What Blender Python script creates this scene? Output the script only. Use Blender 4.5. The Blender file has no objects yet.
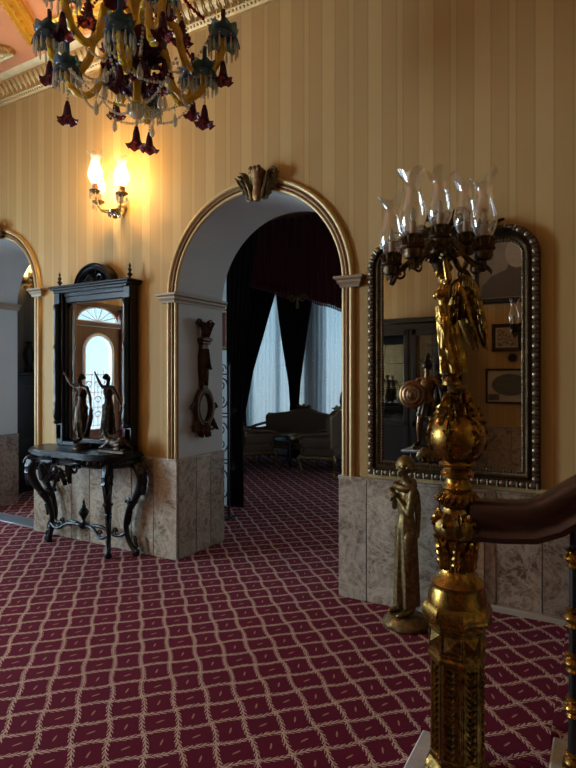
WORLD = 1.8
EXPO = -0.08
SCW = 240
SCB = (14, 140)  # power of the two added back-wall sconces
DAY = (90, 600)
DAYD = 330
DAYS = 110  # power of the lamp at the added third salon window
import bpy, bmesh, math, random
from mathutils import Vector as V, Matrix, Quaternion, Euler
random.seed(7)
PI = math.pi
SC = bpy.context.scene
COL = SC.collection
def rad(a): return a*PI/180

# ------------------------------------------------------------------ mesh builder
class M:
    def __init__(s): s.b = bmesh.new()
    def _f(s, vs, mi=0):
        try:
            f = s.b.faces.new(vs); f.material_index = mi; return f
        except ValueError: return None
    def box(s, c, d, R=None, bev=0, seg=1, mi=0):
        m = Matrix.Translation(V(c)) @ (R.to_4x4() if R else Matrix()) @ Matrix.Diagonal((d[0], d[1], d[2], 1))
        r = bmesh.ops.create_cube(s.b, size=1, matrix=m)
        fs = {f for v in r['verts'] for f in v.link_faces}
        for f in fs: f.material_index = mi
        if bev:
            es = list({e for v in r['verts'] for e in v.link_edges})
            bmesh.ops.bevel(s.b, geom=es, offset=bev, segments=seg, affect='EDGES', profile=.6)
        return s
    def rings(s, rs, closed=True, caps=True, loop=False, mi=0):
        n = len(rs)
        for i in range(n if loop else n-1):
            a, b = rs[i], rs[(i+1) % n]
            if len(a) == 1 and len(b) == 1: continue
            k = max(len(a), len(b))
            for j in range(k if closed else k-1):
                j2 = (j+1) % k
                if len(a) == 1: s._f([a[0], b[j2], b[j]], mi)
                elif len(b) == 1: s._f([a[j], a[j2], b[0]], mi)
                else: s._f([a[j], a[j2], b[j2], b[j]], mi)
        if caps and not loop:
            if len(rs[0]) > 2: s._f(list(reversed(rs[0])), mi)
            if len(rs[-1]) > 2: s._f(rs[-1], mi)
    def lathe(s, prof, c=(0,0,0), seg=24, R=None, f=None, caps=True, ph=0, sx=1, sy=1):
        c = V(c); rs = []
        for i, (r, z) in enumerate(prof):
            if r < 1e-6:
                p = V((0,0,z)); rs.append([s.b.verts.new(c + (R @ p if R else p))]); continue
            ring = []
            for j in range(seg):
                t = ph + 2*PI*j/seg
                k = f(t, i/(len(prof)-1)) if f else 1
                kz = 0
                if isinstance(k, tuple): k, kz = k
                p = V((r*k*math.cos(t)*sx, r*k*math.sin(t)*sy, z+kz))
                ring.append(s.b.verts.new(c + (R @ p if R else p)))
            rs.append(ring)
        s.rings(rs, caps=caps); return s
    def tube(s, pts, r, seg=8, caps=True, f=None, loop=False, flat=1):
        pts = [V(p) for p in pts]; n = len(pts)
        rr = r if isinstance(r, (list, tuple)) else [r]*n
        T = []
        for i in range(n):
            a = pts[(i-1) % n] if (loop or i > 0) else pts[0]
            b = pts[(i+1) % n] if (loop or i < n-1) else pts[-1]
            t = b-a; T.append(t.normalized() if t.length > 1e-9 else V((0,0,1)))
        u = T[0].orthogonal().normalized(); rs = []
        for i in range(n):
            if i: 
                q = T[i-1].rotation_difference(T[i]); u = (q @ u)
                u = (u - T[i]*u.dot(T[i])).normalized()
            w = T[i].cross(u)
            ring = []
            for j in range(seg):
                a = 2*PI*j/seg; k = f(a, i/(n-1)) if f else 1
                ring.append(s.b.verts.new(pts[i] + (u*math.cos(a) + w*math.sin(a)*flat)*rr[i]*k))
            rs.append(ring)
        s.rings(rs, caps=caps, loop=loop); return s
    def caps_tube(s, a, b, ra, rb, seg=10):
        a = V(a); b = V(b); d = b-a; L = d.length
        R = V((0,0,1)).rotation_difference(d.normalized() if L > 1e-6 else V((0,0,1))).to_matrix()
        pr = [(0,-ra)]+[(ra*math.cos(t), ra*math.sin(t)) for t in (-1.0,-.5,0)]+[(rb*math.cos(t), L+rb*math.sin(t)) for t in (0,.5,1.0)]+[(0,L+rb)]
        s.lathe(pr, a, seg, R); return s
    def ell(s, c, r, seg=16, n=10, R=None):
        r = (r,r,r) if not hasattr(r,'__len__') else r
        pr = [(math.sin(PI*i/n), -math.cos(PI*i/n)) for i in range(n+1)]; pr[0] = (0,-1); pr[-1] = (0,1)
        D = Matrix.Diagonal(V(r)); RR = (R @ D) if R else D
        s.lathe(pr, c, seg, RR); return s
    def prism(s, poly, dep, o=(0,0,0), u=(1,0,0), v=(0,0,1), bev=0):
        o = V(o); u = V(u); v = V(v); n = u.cross(v).normalized()
        A = [s.b.verts.new(o+u*x+v*y) for x,y in poly]; B = [s.b.verts.new(o+u*x+v*y+n*dep) for x,y in poly]
        k = len(poly); fs = [s._f(list(reversed(A))), s._f(B)]
        for i in range(k): fs.append(s._f([A[i],A[(i+1)%k],B[(i+1)%k],B[i]]))
        if bev:
            es = {e for vv in A+B for e in vv.link_edges}
            bmesh.ops.bevel(s.b, geom=list(es), offset=bev, segments=1, affect='EDGES')
        return s
    def sweep(s, prof, pts, nrm, bd, loop=False):
        rs = []
        for p, n in zip(pts, nrm):
            p = V(p); n = V(n); d = V(bd)
            rs.append([s.b.verts.new(p+n*a+d*b) for a,b in prof])
        s.rings(rs, caps=not loop, loop=loop); return s
    def leaf(s, o, d, n, L, W, curl=.3, th=.15, lob=4, rows=12):
        o = V(o); d = V(d).normalized(); n = V(n); n = (n-d*n.dot(d)).normalized(); x = d.cross(n); rs = []
        for i in range(rows+1):
            t = i/rows; w = W*.5*math.sin(PI*(.12+.88*t)**.8)*(1-.28*abs(math.sin(PI*lob*t)))
            if i == rows: w = W*.03
            c = o+d*(L*t*(1-.12*abs(curl)*t*t))+n*(L*curl*.42*t**3+th*W*.25)
            rs.append([s.b.verts.new(c-x*w-n*W*th*.2), s.b.verts.new(c-x*w*.45+n*W*th), s.b.verts.new(c+n*W*th*.45), s.b.verts.new(c+x*w*.45+n*W*th), s.b.verts.new(c+x*w-n*W*th*.2), s.b.verts.new(c-n*W*th)])
        s.rings(rs); return s
    def scroll(s, o, u, v, R, turns=1.4, r0=.2, r1=.08, ph=0, sgn=1, n=26, seg=6):
        o = V(o); u = V(u).normalized(); v = V(v).normalized(); pts = []; rr = []
        for i in range(n+1):
            t = i/n; a = ph+sgn*2*PI*turns*t; q = R*(1-.82*t)
            pts.append(o+u*q*math.cos(a)+v*q*math.sin(a)); rr.append(R*(r0+(r1-r0)*t))
        s.tube(pts, rr, seg); s.ell(pts[-1], R*r1*1.7, 8, 6); return s
    def add(s, me, mat=None):
        k = len(s.b.verts); s.b.from_mesh(me); s.b.verts.ensure_lookup_table()
        if mat: bmesh.ops.transform(s.b, matrix=mat, verts=s.b.verts[k:])
        return s
    def xf(s, mat): bmesh.ops.transform(s.b, matrix=mat, verts=s.b.verts[:]); return s
    def mesh(s, name, sharp=40):
        bmesh.ops.recalc_face_normals(s.b, faces=s.b.faces[:])
        me = bpy.data.meshes.new(name); s.b.to_mesh(me); s.b.free()
        for p in me.polygons: p.use_smooth = True
        if sharp: me.set_sharp_from_angle(angle=rad(sharp))
        return me
def fuse(m, vox, smooth=3, fac=.5):
    """one continuous skin out of overlapping volumes"""
    me = m.mesh('tmp', 0); o = bpy.data.objects.new('tmp', me); COL.objects.link(o)
    r = o.modifiers.new('r', 'REMESH'); r.mode = 'VOXEL'; r.voxel_size = vox
    if smooth:
        q = o.modifiers.new('s', 'SMOOTH'); q.iterations = smooth; q.factor = fac
    dg = bpy.context.evaluated_depsgraph_get()
    out = bpy.data.meshes.new_from_object(o.evaluated_get(dg))
    bpy.data.objects.remove(o); bpy.data.meshes.remove(me)
    x = M(); x.b.from_mesh(out); bpy.data.meshes.remove(out); return x

def thing(name, label, cat, loc=(0,0,0), rz=0, group=None):
    o = bpy.data.objects.new(name, None); COL.objects.link(o); o.empty_display_size = .1
    o.location = loc; o.rotation_euler = (0,0,rz); o['label'] = label; o['category'] = cat
    if group: o['group'] = group
    return o
def part(name, m, mat, parent=None, label=None, kind=None, sharp=40):
    me = m if isinstance(m, bpy.types.Mesh) else m.mesh(name, sharp)
    o = bpy.data.objects.new(name, me); COL.objects.link(o)
    for k in (mat if isinstance(mat, (list,tuple)) else [mat]):
        if len(me.materials) < (len(mat) if isinstance(mat,(list,tuple)) else 1): me.materials.append(k)
    if parent: o.parent = parent
    if label: o['label'] = label
    if kind: o['kind'] = kind
    return o
def struct(name, m, mat, parent=None, sharp=40):
    o = part(name, m, mat, parent, sharp=sharp)
    if not parent: o['kind'] = 'structure'
    return o
def tag(o, label, cat, group=None):
    o['label'] = label; o['category'] = cat
    if group: o['group'] = group
    return o
def at(o, loc, rz=None):
    o.location = loc
    if rz is not None: o.rotation_euler = (0,0,rz)
    return o
def copy_tree(o, parent=None):
    c = o.copy(); COL.objects.link(c)
    if parent: c.parent = parent
    for ch in list(o.children): copy_tree(ch, c)
    return c
def spline(pts, n=6, loop=False):
    pts = [V(p) for p in pts]; out = []; k = len(pts)
    for i in range(k if loop else k-1):
        g = (lambda j: pts[j % k]) if loop else (lambda j: pts[max(0, min(k-1, j))])
        p0,p1,p2,p3 = g(i-1),g(i),g(i+1),g(i+2)
        for j in range(n):
            t = j/n
            out.append(.5*((2*p1)+(p2-p0)*t+(2*p0-5*p1+4*p2-p3)*t*t+(3*p1-p0-3*p2+p3)*t**3))
    if not loop: out.append(pts[-1])
    return out
def lerp(a, b, t): return a+(b-a)*t
def interp(tab, x):
    if x <= tab[0][0]: return tab[0][1]
    for (a,p),(b,q) in zip(tab, tab[1:]):
        if x <= b: return p+(q-p)*(x-a)/(b-a)
    return tab[-1][1]

# ------------------------------------------------------------------ materials
class NT:
    def __init__(s, name):
        s.m = bpy.data.materials.new(name); s.m.use_nodes = True; s.t = s.m.node_tree
        s.p = s.t.nodes['Principled BSDF']; s.out = s.t.nodes['Material Output']
    def n(s, ty, **k):
        x = s.t.nodes.new(ty)
        for a, b in k.items(): setattr(x, a, b)
        return x
    def l(s, a, b): s.t.links.new(a, b)
    def ma(s, op, a, b=None, c=None):
        x = s.n('ShaderNodeMath', operation=op)
        for i, v in enumerate((a, b, c)):
            if v is None: continue
            if isinstance(v, (int, float)): x.inputs[i].default_value = v
            else: s.l(v, x.inputs[i])
        return x.outputs[0]
    def mix(s, f, a, b):
        x = s.n('ShaderNodeMix', data_type='RGBA')
        for i, v in ((0, f), (6, a), (7, b)):
            if isinstance(v, (int, float)): x.inputs[i].default_value = v
            elif isinstance(v, tuple): x.inputs[i].default_value = (*v[:3], 1)
            else: s.l(v, x.inputs[i])
        return x.outputs[2]
    def xyz(s, kind='Object'):
        tc = s.n('ShaderNodeTexCoord'); sp = s.n('ShaderNodeSeparateXYZ'); s.l(tc.outputs[kind], sp.inputs[0])
        return tc.outputs[kind], sp.outputs[0], sp.outputs[1], sp.outputs[2]
    def noise(s, vec, scale, detail=4, rough=.55, dist=0):
        x = s.n('ShaderNodeTexNoise'); x.inputs['Scale'].default_value = scale; x.inputs['Detail'].default_value = detail
        x.inputs['Roughness'].default_value = rough; x.inputs['Distortion'].default_value = dist
        if vec is not None: s.l(vec, x.inputs['Vector'])
        return x.outputs[0]
    def ramp(s, f, stops):
        x = s.n('ShaderNodeValToRGB'); e = x.color_ramp.elements
        while len(e) < len(stops): e.new(.5)
        for q, (p, c) in zip(e, stops): q.position = p; q.color = (*c, 1) if len(c) == 3 else c
        s.l(f, x.inputs[0]); return x.outputs[0]
    def bump(s, h, strength=.3, dist=.01):
        x = s.n('ShaderNodeBump'); x.inputs['Strength'].default_value = strength; x.inputs['Distance'].default_value = dist
        s.l(h, x.inputs['Height']); s.l(x.outputs[0], s.p.inputs['Normal'])
    def set(s, **k):
        for a, v in k.items():
            i = s.p.inputs[a.replace('_', ' ')]
            if isinstance(v, (int, float)): i.default_value = v
            elif isinstance(v, tuple): i.default_value = (*v[:3], 1)
            else: s.l(v, i)
        return s
def simple(name, col, rough=.5, metal=0, var=.25, scale=30, bump=0, **k):
    m = NT(name); c, *_ = m.xyz()
    n = m.noise(c, scale)
    d = tuple(x*(1-var) for x in col); e = tuple(min(1, x*(1+var)) for x in col)
    m.set(Base_Color=m.mix(n, d, e), Roughness=rough, Metallic=metal, **k)
    if bump: m.bump(m.noise(c, scale*2), bump, .003)
    return m.m
def frac(m, x): return m.ma('FRACT', x)

def mat_carpet():
    m = NT('carpet'); c, x, y, z = m.xyz('Object')
    k = .70711/.1515
    s = m.ma('MULTIPLY', m.ma('ADD', m.ma('SUBTRACT', x, .3246), m.ma('SUBTRACT', y, -1.677)), k)
    t = m.ma('MULTIPLY', m.ma('SUBTRACT', m.ma('SUBTRACT', x, .3246), m.ma('SUBTRACT', y, -1.677)), k)
    jit = m.noise(c, 140, 2); wob = m.noise(c, 45, 2)
    def fam(a, b, ph):
        i_ = m.ma('FLOOR', m.ma('ADD', a, .5)); pr_ = m.ma('SUBTRACT', 1, m.ma('MULTIPLY', m.ma('GREATER_THAN', m.ma('FRACT', m.ma('MULTIPLY', i_, .5)), .25), 2))
        w = m.ma('MULTIPLY', m.ma('MULTIPLY', m.ma('SINE', m.ma('MULTIPLY', b, PI)), pr_), ph)
        q = m.ma('ADD', m.ma('SUBTRACT', m.ma('SUBTRACT', a, i_), w), m.ma('MULTIPLY', m.ma('SUBTRACT', wob, .5), .10))
        aq = m.ma('ABSOLUTE', q)
        side = m.ma('MULTIPLY', m.ma('GREATER_THAN', q, 0), .5)
        ch = m.ma('FRACT', m.ma('ADD', m.ma('SUBTRACT', m.ma('ADD', m.ma('MULTIPLY', b, 5), m.ma('MULTIPLY', jit, .7)), m.ma('MULTIPLY', aq, 11)), side))
        lf = m.ma('MULTIPLY', m.ma('LESS_THAN', ch, .47), m.ma('LESS_THAN', m.ma('ADD', aq, m.ma('MULTIPLY', jit, .08)), .128))
        core = m.ma('LESS_THAN', aq, .016)
        return m.ma('MAXIMUM', lf, core)
    g = m.ma('MAXIMUM', fam(s, t, .05), fam(t, s, -.05))
    par = m.ma('FRACT', m.ma('MULTIPLY', m.ma('ADD', m.ma('FLOOR', s), m.ma('FLOOR', t)), .5))
    par = m.ma('GREATER_THAN', par, .25)
    ls = m.ma('SUBTRACT', m.ma('FRACT', s), .5); lt = m.ma('SUBTRACT', m.ma('FRACT', t), .5)
    def mixf(a, b): return m.ma('ADD', m.ma('MULTIPLY', a, par), m.ma('MULTIPLY', b, m.ma('SUBTRACT', 1, par)))
    a = m.ma('ABSOLUTE', mixf(ls, lt)); b = m.ma('ABSOLUTE', m.ma('ADD', mixf(lt, ls), m.ma('MULTIPLY', mixf(ls, lt), .35)))
    tick = m.ma('LESS_THAN', m.ma('ADD', m.ma('POWER', m.ma('DIVIDE', a, .13), 2), m.ma('POWER', m.ma('DIVIDE', b, .03), 2)), 1)
    fine = m.noise(c, 500, 2); big = m.noise(c, 1.3, 3)
    base = m.mix(fine, (.075,.003,.012), (.16,.008,.032))
    base = m.mix(m.ma('MULTIPLY', big, .35), base, (.08,.005,.014))
    cream = m.mix(m.noise(c, 90, 2), (.36,.24,.18), (.86,.66,.52))
    col = m.mix(m.ma('MULTIPLY', g, .9), base, cream)
    col = m.mix(m.ma('MULTIPLY', tick, .75), col, (.5,.28,.2))
    m.set(Base_Color=col, Roughness=.95, Specular_IOR_Level=.06, Sheen_Weight=.06, Sheen_Roughness=.5, Sheen_Tint=(.9,.6,.65))
    m.bump(m.ma('ADD', fine, m.ma('MULTIPLY', g, .6)), .35, .004)
    return m.m
def mat_paper(name, A, B, Cc, ax=0):
    m = NT(name); c, x, y, z = m.xyz('Object'); v = (x, y)[ax]
    p = m.ma('FRACT', m.ma('DIVIDE', m.ma('ADD', v, 20.0), .365))
    # -.878+20=19.122 ; /.365=52.389 -> light band starts at .389
    q = m.ma('FRACT', m.ma('SUBTRACT', p, .389))
    col = m.ramp(q, [(0, A), (.295, A), (.297, B), (.583, B), (.585, Cc), (.71, Cc), (.712, B), (1, B)])
    col.node.color_ramp.interpolation = 'CONSTANT'
    edge = None
    for e in (0, .296, .584, .711, 1):
        d = m.ma('LESS_THAN', m.ma('ABSOLUTE', m.ma('SUBTRACT', q, e)), .012)
        edge = d if edge is None else m.ma('MAXIMUM', edge, d)
    st = m.n('ShaderNodeMapping'); st.inputs['Scale'].default_value = (1, 1, .12); m.l(c, st.inputs[0])
    n1 = m.noise(st.outputs[0], 60, 3); n2 = m.noise(c, 1.6, 5)
    col = m.mix(m.ma('MULTIPLY', edge, .55), col, tuple(k*.62 for k in B))
    col = m.mix(m.ma('MULTIPLY', n1, .25), col, tuple(k*.7 for k in B))
    col = m.mix(m.ma('MULTIPLY', n2, .3), col, tuple(k*.75 for k in B))
    m.set(Base_Color=col, Roughness=.62, Specular_IOR_Level=.3); m.bump(n1, .08, .002); return m.m
def mat_marble(name, A, B, Cc):
    m = NT(name); c, x, y, z = m.xyz('Object')
    g = m.n('ShaderNodeNewGeometry'); rnd = g.outputs['Random Per Island']
    off = m.n('ShaderNodeVectorMath', operation='ADD'); cb = m.n('ShaderNodeCombineXYZ')
    for i in range(3): m.l(m.ma('MULTIPLY', rnd, (13., 7., 29.)[i]), cb.inputs[i])
    m.l(c, off.inputs[0]); m.l(cb.outputs[0], off.inputs[1]); v = off.outputs[0]
    n = m.noise(v, 2.6, 9, .68, .35)
    f = m.noise(v, 26, 6, .7, .6)
    ve = m.ma('SUBTRACT', 1, m.ma('MULTIPLY', m.ma('ABSOLUTE', m.ma('SUBTRACT', m.noise(v, 4.5, 8, .62, 2.2), .5)), 14))
    ve = m.ma('MAXIMUM', ve, 0)
    ve2 = m.ma('MAXIMUM', m.ma('SUBTRACT', 1, m.ma('MULTIPLY', m.ma('ABSOLUTE', m.ma('SUBTRACT', m.noise(v, 11, 8, .6, 1.5), .5)), 16)), 0)
    col = m.ramp(n, [(.28, tuple(k*.7 for k in A)), (.42, A), (.53, B), (.64, A), (.78, tuple(k*.65 for k in A))])
    col = m.mix(m.ma('MULTIPLY', f, .55), col, tuple(k*.45 for k in A))
    col = m.mix(m.ma('MULTIPLY', ve, .5), col, Cc); col = m.mix(m.ma('MULTIPLY', ve2, .35), col, Cc)
    tone = m.ma('ADD', .8, m.ma('MULTIPLY', rnd, .4))
    vm = m.n('ShaderNodeVectorMath', operation='SCALE'); m.l(col, vm.inputs[0]); m.l(tone, vm.inputs['Scale'])
    m.set(Base_Color=vm.outputs[0], Roughness=.3, Specular_IOR_Level=.45); return m.m
def mat_gold(name, A, B, rough=.3, scale=40, patina=(.05,.03,.012), amt=.5):
    m = NT(name); c, *_ = m.xyz(); n = m.noise(c, scale, 6, .65); n2 = m.noise(c, scale*.25, 4)
    col = m.mix(n2, A, B)
    k = m.ramp(n, [(.42, (1,1,1)), (.62, (0,0,0))])
    col = m.mix(m.ma('MULTIPLY', k, amt), col, patina)
    m.set(Base_Color=col, Metallic=1, Roughness=m.ma('ADD', rough, m.ma('MULTIPLY', k, .15))); m.bump(n, .12, .002); return m.m
def mat_thin_glass(name, tint=(1,1,1), gl=.12, rough=.02, dens=.0, body=None, fk=1.6):
    """thin pane or blown shell: clear in transmission, mirror-like at grazing angles"""
    m = NT(name); t = m.t
    tr = m.n('ShaderNodeBsdfTransparent'); tr.inputs[0].default_value = (*tint, 1)
    g = m.n('ShaderNodeBsdfGlossy'); g.inputs['Roughness'].default_value = rough; g.inputs[0].default_value = (1,1,1,1)
    fr = m.n('ShaderNodeFresnel'); ge = m.n('ShaderNodeNewGeometry'); m.l(m.ma('SUBTRACT', 1.5, m.ma('MULTIPLY', ge.outputs['Backfacing'], 1.5-1/1.5)), fr.inputs[0])
    f = m.ma('MINIMUM', m.ma('ADD', m.ma('MULTIPLY', fr.outputs[0], fk), gl*.3), 1)
    mx = m.n('ShaderNodeMixShader'); m.l(f, mx.inputs[0]); 
    first = tr.outputs[0]
    if dens:
        df = m.n('ShaderNodeBsdfDiffuse'); df.inputs[0].default_value = (*(body or tint), 1)
        m2 = m.n('ShaderNodeMixShader'); m2.inputs[0].default_value = dens; m.l(first, m2.inputs[1]); m.l(df.outputs[0], m2.inputs[2]); first = m2.outputs[0]
    m.l(first, mx.inputs[1]); m.l(g.outputs[0], mx.inputs[2]); m.l(mx.outputs[0], m.out.inputs[0])
    return m.m
def mat_frost(name):
    m = NT(name); tr = m.n('ShaderNodeBsdfTransparent'); tl = m.n('ShaderNodeBsdfTranslucent'); tl.inputs[0].default_value = (.95,.9,.8,1)
    g = m.n('ShaderNodeBsdfGlossy'); g.inputs['Roughness'].default_value = .08
    a = m.n('ShaderNodeMixShader'); a.inputs[0].default_value = .30; m.l(tr.outputs[0], a.inputs[1]); m.l(tl.outputs[0], a.inputs[2])
    b = m.n('ShaderNodeMixShader'); b.inputs[0].default_value = .08; m.l(a.outputs[0], b.inputs[1]); m.l(g.outputs[0], b.inputs[2]); m.l(b.outputs[0], m.out.inputs[0]); return m.m
def mat_emit(name, col, s):
    m = NT(name); m.set(Base_Color=(.8,.7,.5), Emission_Color=col, Emission_Strength=s, Roughness=.4); return m.m
def mat_wood(name, A, B, rough=.25, ax=2, sc=1.0, coat=.3):
    m = NT(name); c, *_ = m.xyz(); mp = m.n('ShaderNodeMapping')
    s = [14*sc]*3; s[ax] = 1.2*sc; mp.inputs['Scale'].default_value = s; m.l(c, mp.inputs[0])
    n = m.noise(mp.outputs[0], 3, 8, .65, .8)
    m.set(Base_Color=m.ramp(n, [(.3, A), (.7, B)]), Roughness=rough, Coat_Weight=coat, Coat_Roughness=.12); return m.m
def mat_sheer():
    m = NT('sheer_net'); c, *_ = m.xyz(); 
    tr = m.n('ShaderNodeBsdfTransparent'); tl = m.n('ShaderNodeBsdfTranslucent'); tl.inputs[0].default_value = (.85,.88,.9,1)
    df = m.n('ShaderNodeBsdfDiffuse'); df.inputs[0].default_value = (.8,.8,.8,1)
    a = m.n('ShaderNodeMixShader'); a.inputs[0].default_value = .35; m.l(tl.outputs[0], a.inputs[1]); m.l(df.outputs[0], a.inputs[2])
    b = m.n('ShaderNodeMixShader')
    vo = m.n('ShaderNodeTexVoronoi'); vo.inputs['Scale'].default_value = 11; m.l(c, vo.inputs['Vector'])
    dots = m.ma('LESS_THAN', vo.outputs['Distance'], .2)
    m.l(m.ma('ADD', .74, m.ma('MULTIPLY', dots, .2)), b.inputs[0]); m.l(tr.outputs[0], b.inputs[1]); m.l(a.outputs[0], b.inputs[2]); m.l(b.outputs[0], m.out.inputs[0]); return m.m
MT = dict(
    carpet=mat_carpet(),
    paper=mat_paper('striped_wallpaper', (.58,.395,.165), (.495,.32,.122), (.55,.37,.148)),
    paper_side=mat_paper('striped_wallpaper_side', (.66,.47,.215), (.53,.35,.145), (.61,.42,.185), 1),
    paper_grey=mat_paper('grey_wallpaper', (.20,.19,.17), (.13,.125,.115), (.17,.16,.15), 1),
    plaster=simple('pale_plaster', (.47,.455,.42), .7, 0, .06, 3),
    ceil=simple('peach_ceiling', (.62,.30,.17), .7, 0, .1, 5),
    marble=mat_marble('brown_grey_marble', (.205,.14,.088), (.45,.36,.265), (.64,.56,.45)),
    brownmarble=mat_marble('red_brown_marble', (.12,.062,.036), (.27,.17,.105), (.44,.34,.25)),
    whitemarble=mat_marble('white_marble', (.62,.58,.52), (.72,.69,.64), (.5,.46,.42)),
    ebony=simple('ebonised_wood', (.006,.008,.011), .32, 0, .4, 25, .05, Specular_IOR_Level=.35, Coat_Weight=.08, Coat_Roughness=.2),
    iron=simple('black_iron', (.012,.012,.013), .45, .6, .3, 40),
    bronze=mat_gold('dark_bronze', (.035,.024,.018), (.075,.05,.032), .34, 30, (.015,.012,.01), .5),
    warmbronze=mat_gold('copper_bronze', (.16,.075,.035), (.28,.14,.06), .3, 30, (.03,.018,.012), .5),
    gold=mat_gold('aged_gold', (.44,.25,.06), (.30,.16,.036), .25, 45, (.045,.026,.010), .8),
    brightgold=mat_gold('polished_gold', (.52,.29,.06), (.38,.20,.04), .22, 25, (.07,.038,.012), .65),
    oldgold=mat_gold('old_gold', (.34,.24,.105), (.25,.165,.065), .42, 40, (.05,.036,.02), .6),
    browngilt=mat_gold('brown_gilt', (.30,.18,.085), (.2,.115,.05), .45, 35, (.06,.038,.02), .6),
    frame=mat_gold('dull_gilt_frame', (.13,.085,.042), (.085,.055,.028), .42, 40, (.025,.018,.012), .6),
    silvergilt=mat_gold('worn_silver_gilt', (.36,.30,.22), (.22,.165,.10), .33, 60, (.05,.04,.025), .5),
    trimgold=simple('cream_gold_paint', (.60,.44,.20), .38, .25, .15, 20),
    trimbrown=simple('brown_gold_paint', (.22,.105,.042), .42, .3, .2, 20),
    cornicegold=simple('gilded_plaster', (.50,.35,.15), .4, .3, .25, 12, .1),
    ceilgold=simple('bright_gilding', (.78,.47,.07), .35, .5, .25, 12, .1),
    mirror=None, bevelmirror=None,
    mahog=mat_wood('mahogany', (.016,.005,.0025), (.05,.014,.006), .3, 0, 1.0, .1),
    darkwood=mat_wood('dark_walnut', (.005,.003,.002), (.015,.008,.006), .45, 2, 1.0, .02),
    doorwood=mat_wood('red_brown_wood', (.06,.018,.011), (.13,.042,.026), .35, 2),
    clear=mat_thin_glass('clear_glass', (.97,.97,.96), .25, .04, .05, (.8,.82,.85), 2.6),
    pane=mat_thin_glass('window_glass', (.95,.98,1), .1, .0),
    amber=mat_thin_glass('amber_glass', (.8,.55,.06), .1, .14, .8, (.80,.50,.03), .7),
    purple=mat_thin_glass('purple_glass', (.22,.05,.10), .0, .18, .6, (.075,.018,.045), .5),
    blue=mat_thin_glass('blue_glass', (.16,.30,.40), .0, .16, .6, (.04,.12,.21), .6),
    red=mat_thin_glass('cranberry_glass', (.55,.03,.05), .0, .14, .55, (.34,.012,.02), .6),
    crystal=mat_thin_glass('crystal', (.90,.88,.82), .15, .08, .42, (.72,.66,.52), 1.1),
    sheer=mat_sheer(),
    darkvelvet=simple('black_velvet', (.010,.006,.008), .95, 0, .4, 60, .1),
    redvelvet=simple('wine_velvet', (.10,.010,.016), .9, 0, .35, 60, .1, Sheen_Weight=.2),
    upholst=simple('brown_brocade', (.10,.055,.030), .85, 0, .5, 35, .2),
    wax=simple('cream_candle', (.55,.40,.22), .5, 0, .1, 30),
    flame=mat_emit('lit_bulb', (1,.66,.24), 55),
    paperwhite=simple('mount_board', (.50,.46,.38), .8, 0, .06, 8),
    photo=None, stone=simple('grey_stone', (.3,.28,.25), .6, 0, .2, 12),
    horn=simple('horn_metal', (.02,.018,.017), .35, .7, .3, 20),
    metalstrip=simple('steel_strip', (.42,.46,.5), .35, .7, .1, 20),
    tracery=simple('white_painted_iron', (.75,.77,.78), .5, 0, .05, 20),
)
MT['oldbronze'] = mat_gold('brown_bronze', (.16,.10,.05), (.09,.055,.03), .34, 50, (.02,.014,.01), .6)
MT['litglass'] = mat_frost('lightly_frosted_glass')
MT['bronzegilt'] = MT['frame']
MT['carvedwood'] = mat_gold('carved_brown_wood', (.12,.075,.045), (.08,.05,.03), .45, 35, (.03,.018,.01), .5)
def mat_mirror(name, tint, rough):
    m = NT(name); m.set(Base_Color=tint, Metallic=1, Roughness=rough); return m.m
MT['mirror'] = mat_mirror('old_mirror', (.72,.70,.66), .012)
MT['clearmirror'] = mat_mirror('bright_mirror', (.86,.88,.88), .006)
# ------------------------------------------------------------------ the room
XL, XR, YB, ZC, TH = -5.7, 4.3, -4.75, 4.75, .67
YS = 6.0
m = M(); m.box(((XL+XR)/2, (YB+YS)/2, -.05), (XR-XL+.6, YS-YB+.6, .1)); struct('floor', m, MT['carpet'])
# front wall with its two arches
A1 = (-4.105, .645, 2.47); A2 = (-.765, .795, 2.29)
m = M(); b = m.b
def quad(p, mi):
    m._f([b.verts.new(V(q)) for q in p], mi)
def wall_rect(x0, x1, z0, z1):
    quad([(x0,0,z0),(x1,0,z0),(x1,0,z1),(x0,0,z1)], 0); quad([(x0,TH,z0),(x1,TH,z0),(x1,TH,z1),(x0,TH,z1)], 1)
for x0, x1 in ((XL-.1, A1[0]-A1[1]), (A1[0]+A1[1], A2[0]-A2[1]), (A2[0]+A2[1], XR+.1)): wall_rect(x0, x1, 0, ZC+.1)
for cx, r, zs in (A1, A2):
    N = 40; arc = [(cx-r*math.cos(PI*i/N), zs+r*math.sin(PI*i/N)) for i in range(N+1)]
    for (xa,za),(xb,zb) in zip(arc, arc[1:]):
        for y, mi in ((0,0),(TH,1)): quad([(xa,y,za),(xb,y,zb),(xb,y,ZC+.1),(xa,y,ZC+.1)], mi)
        quad([(xa,0,za),(xb,0,zb),(xb,TH,zb),(xa,TH,za)], 1)
    for x in (cx-r, cx+r): quad([(x,0,0),(x,0,zs),(x,TH,zs),(x,TH,0)], 1)
bmesh.ops.remove_doubles(b, verts=b.verts[:], dist=1e-4)
wf = struct('wall_front', m, [MT['paper'], MT['plaster']], sharp=20)
for p_ in wf.data.polygons: p_.use_smooth = False
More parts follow.
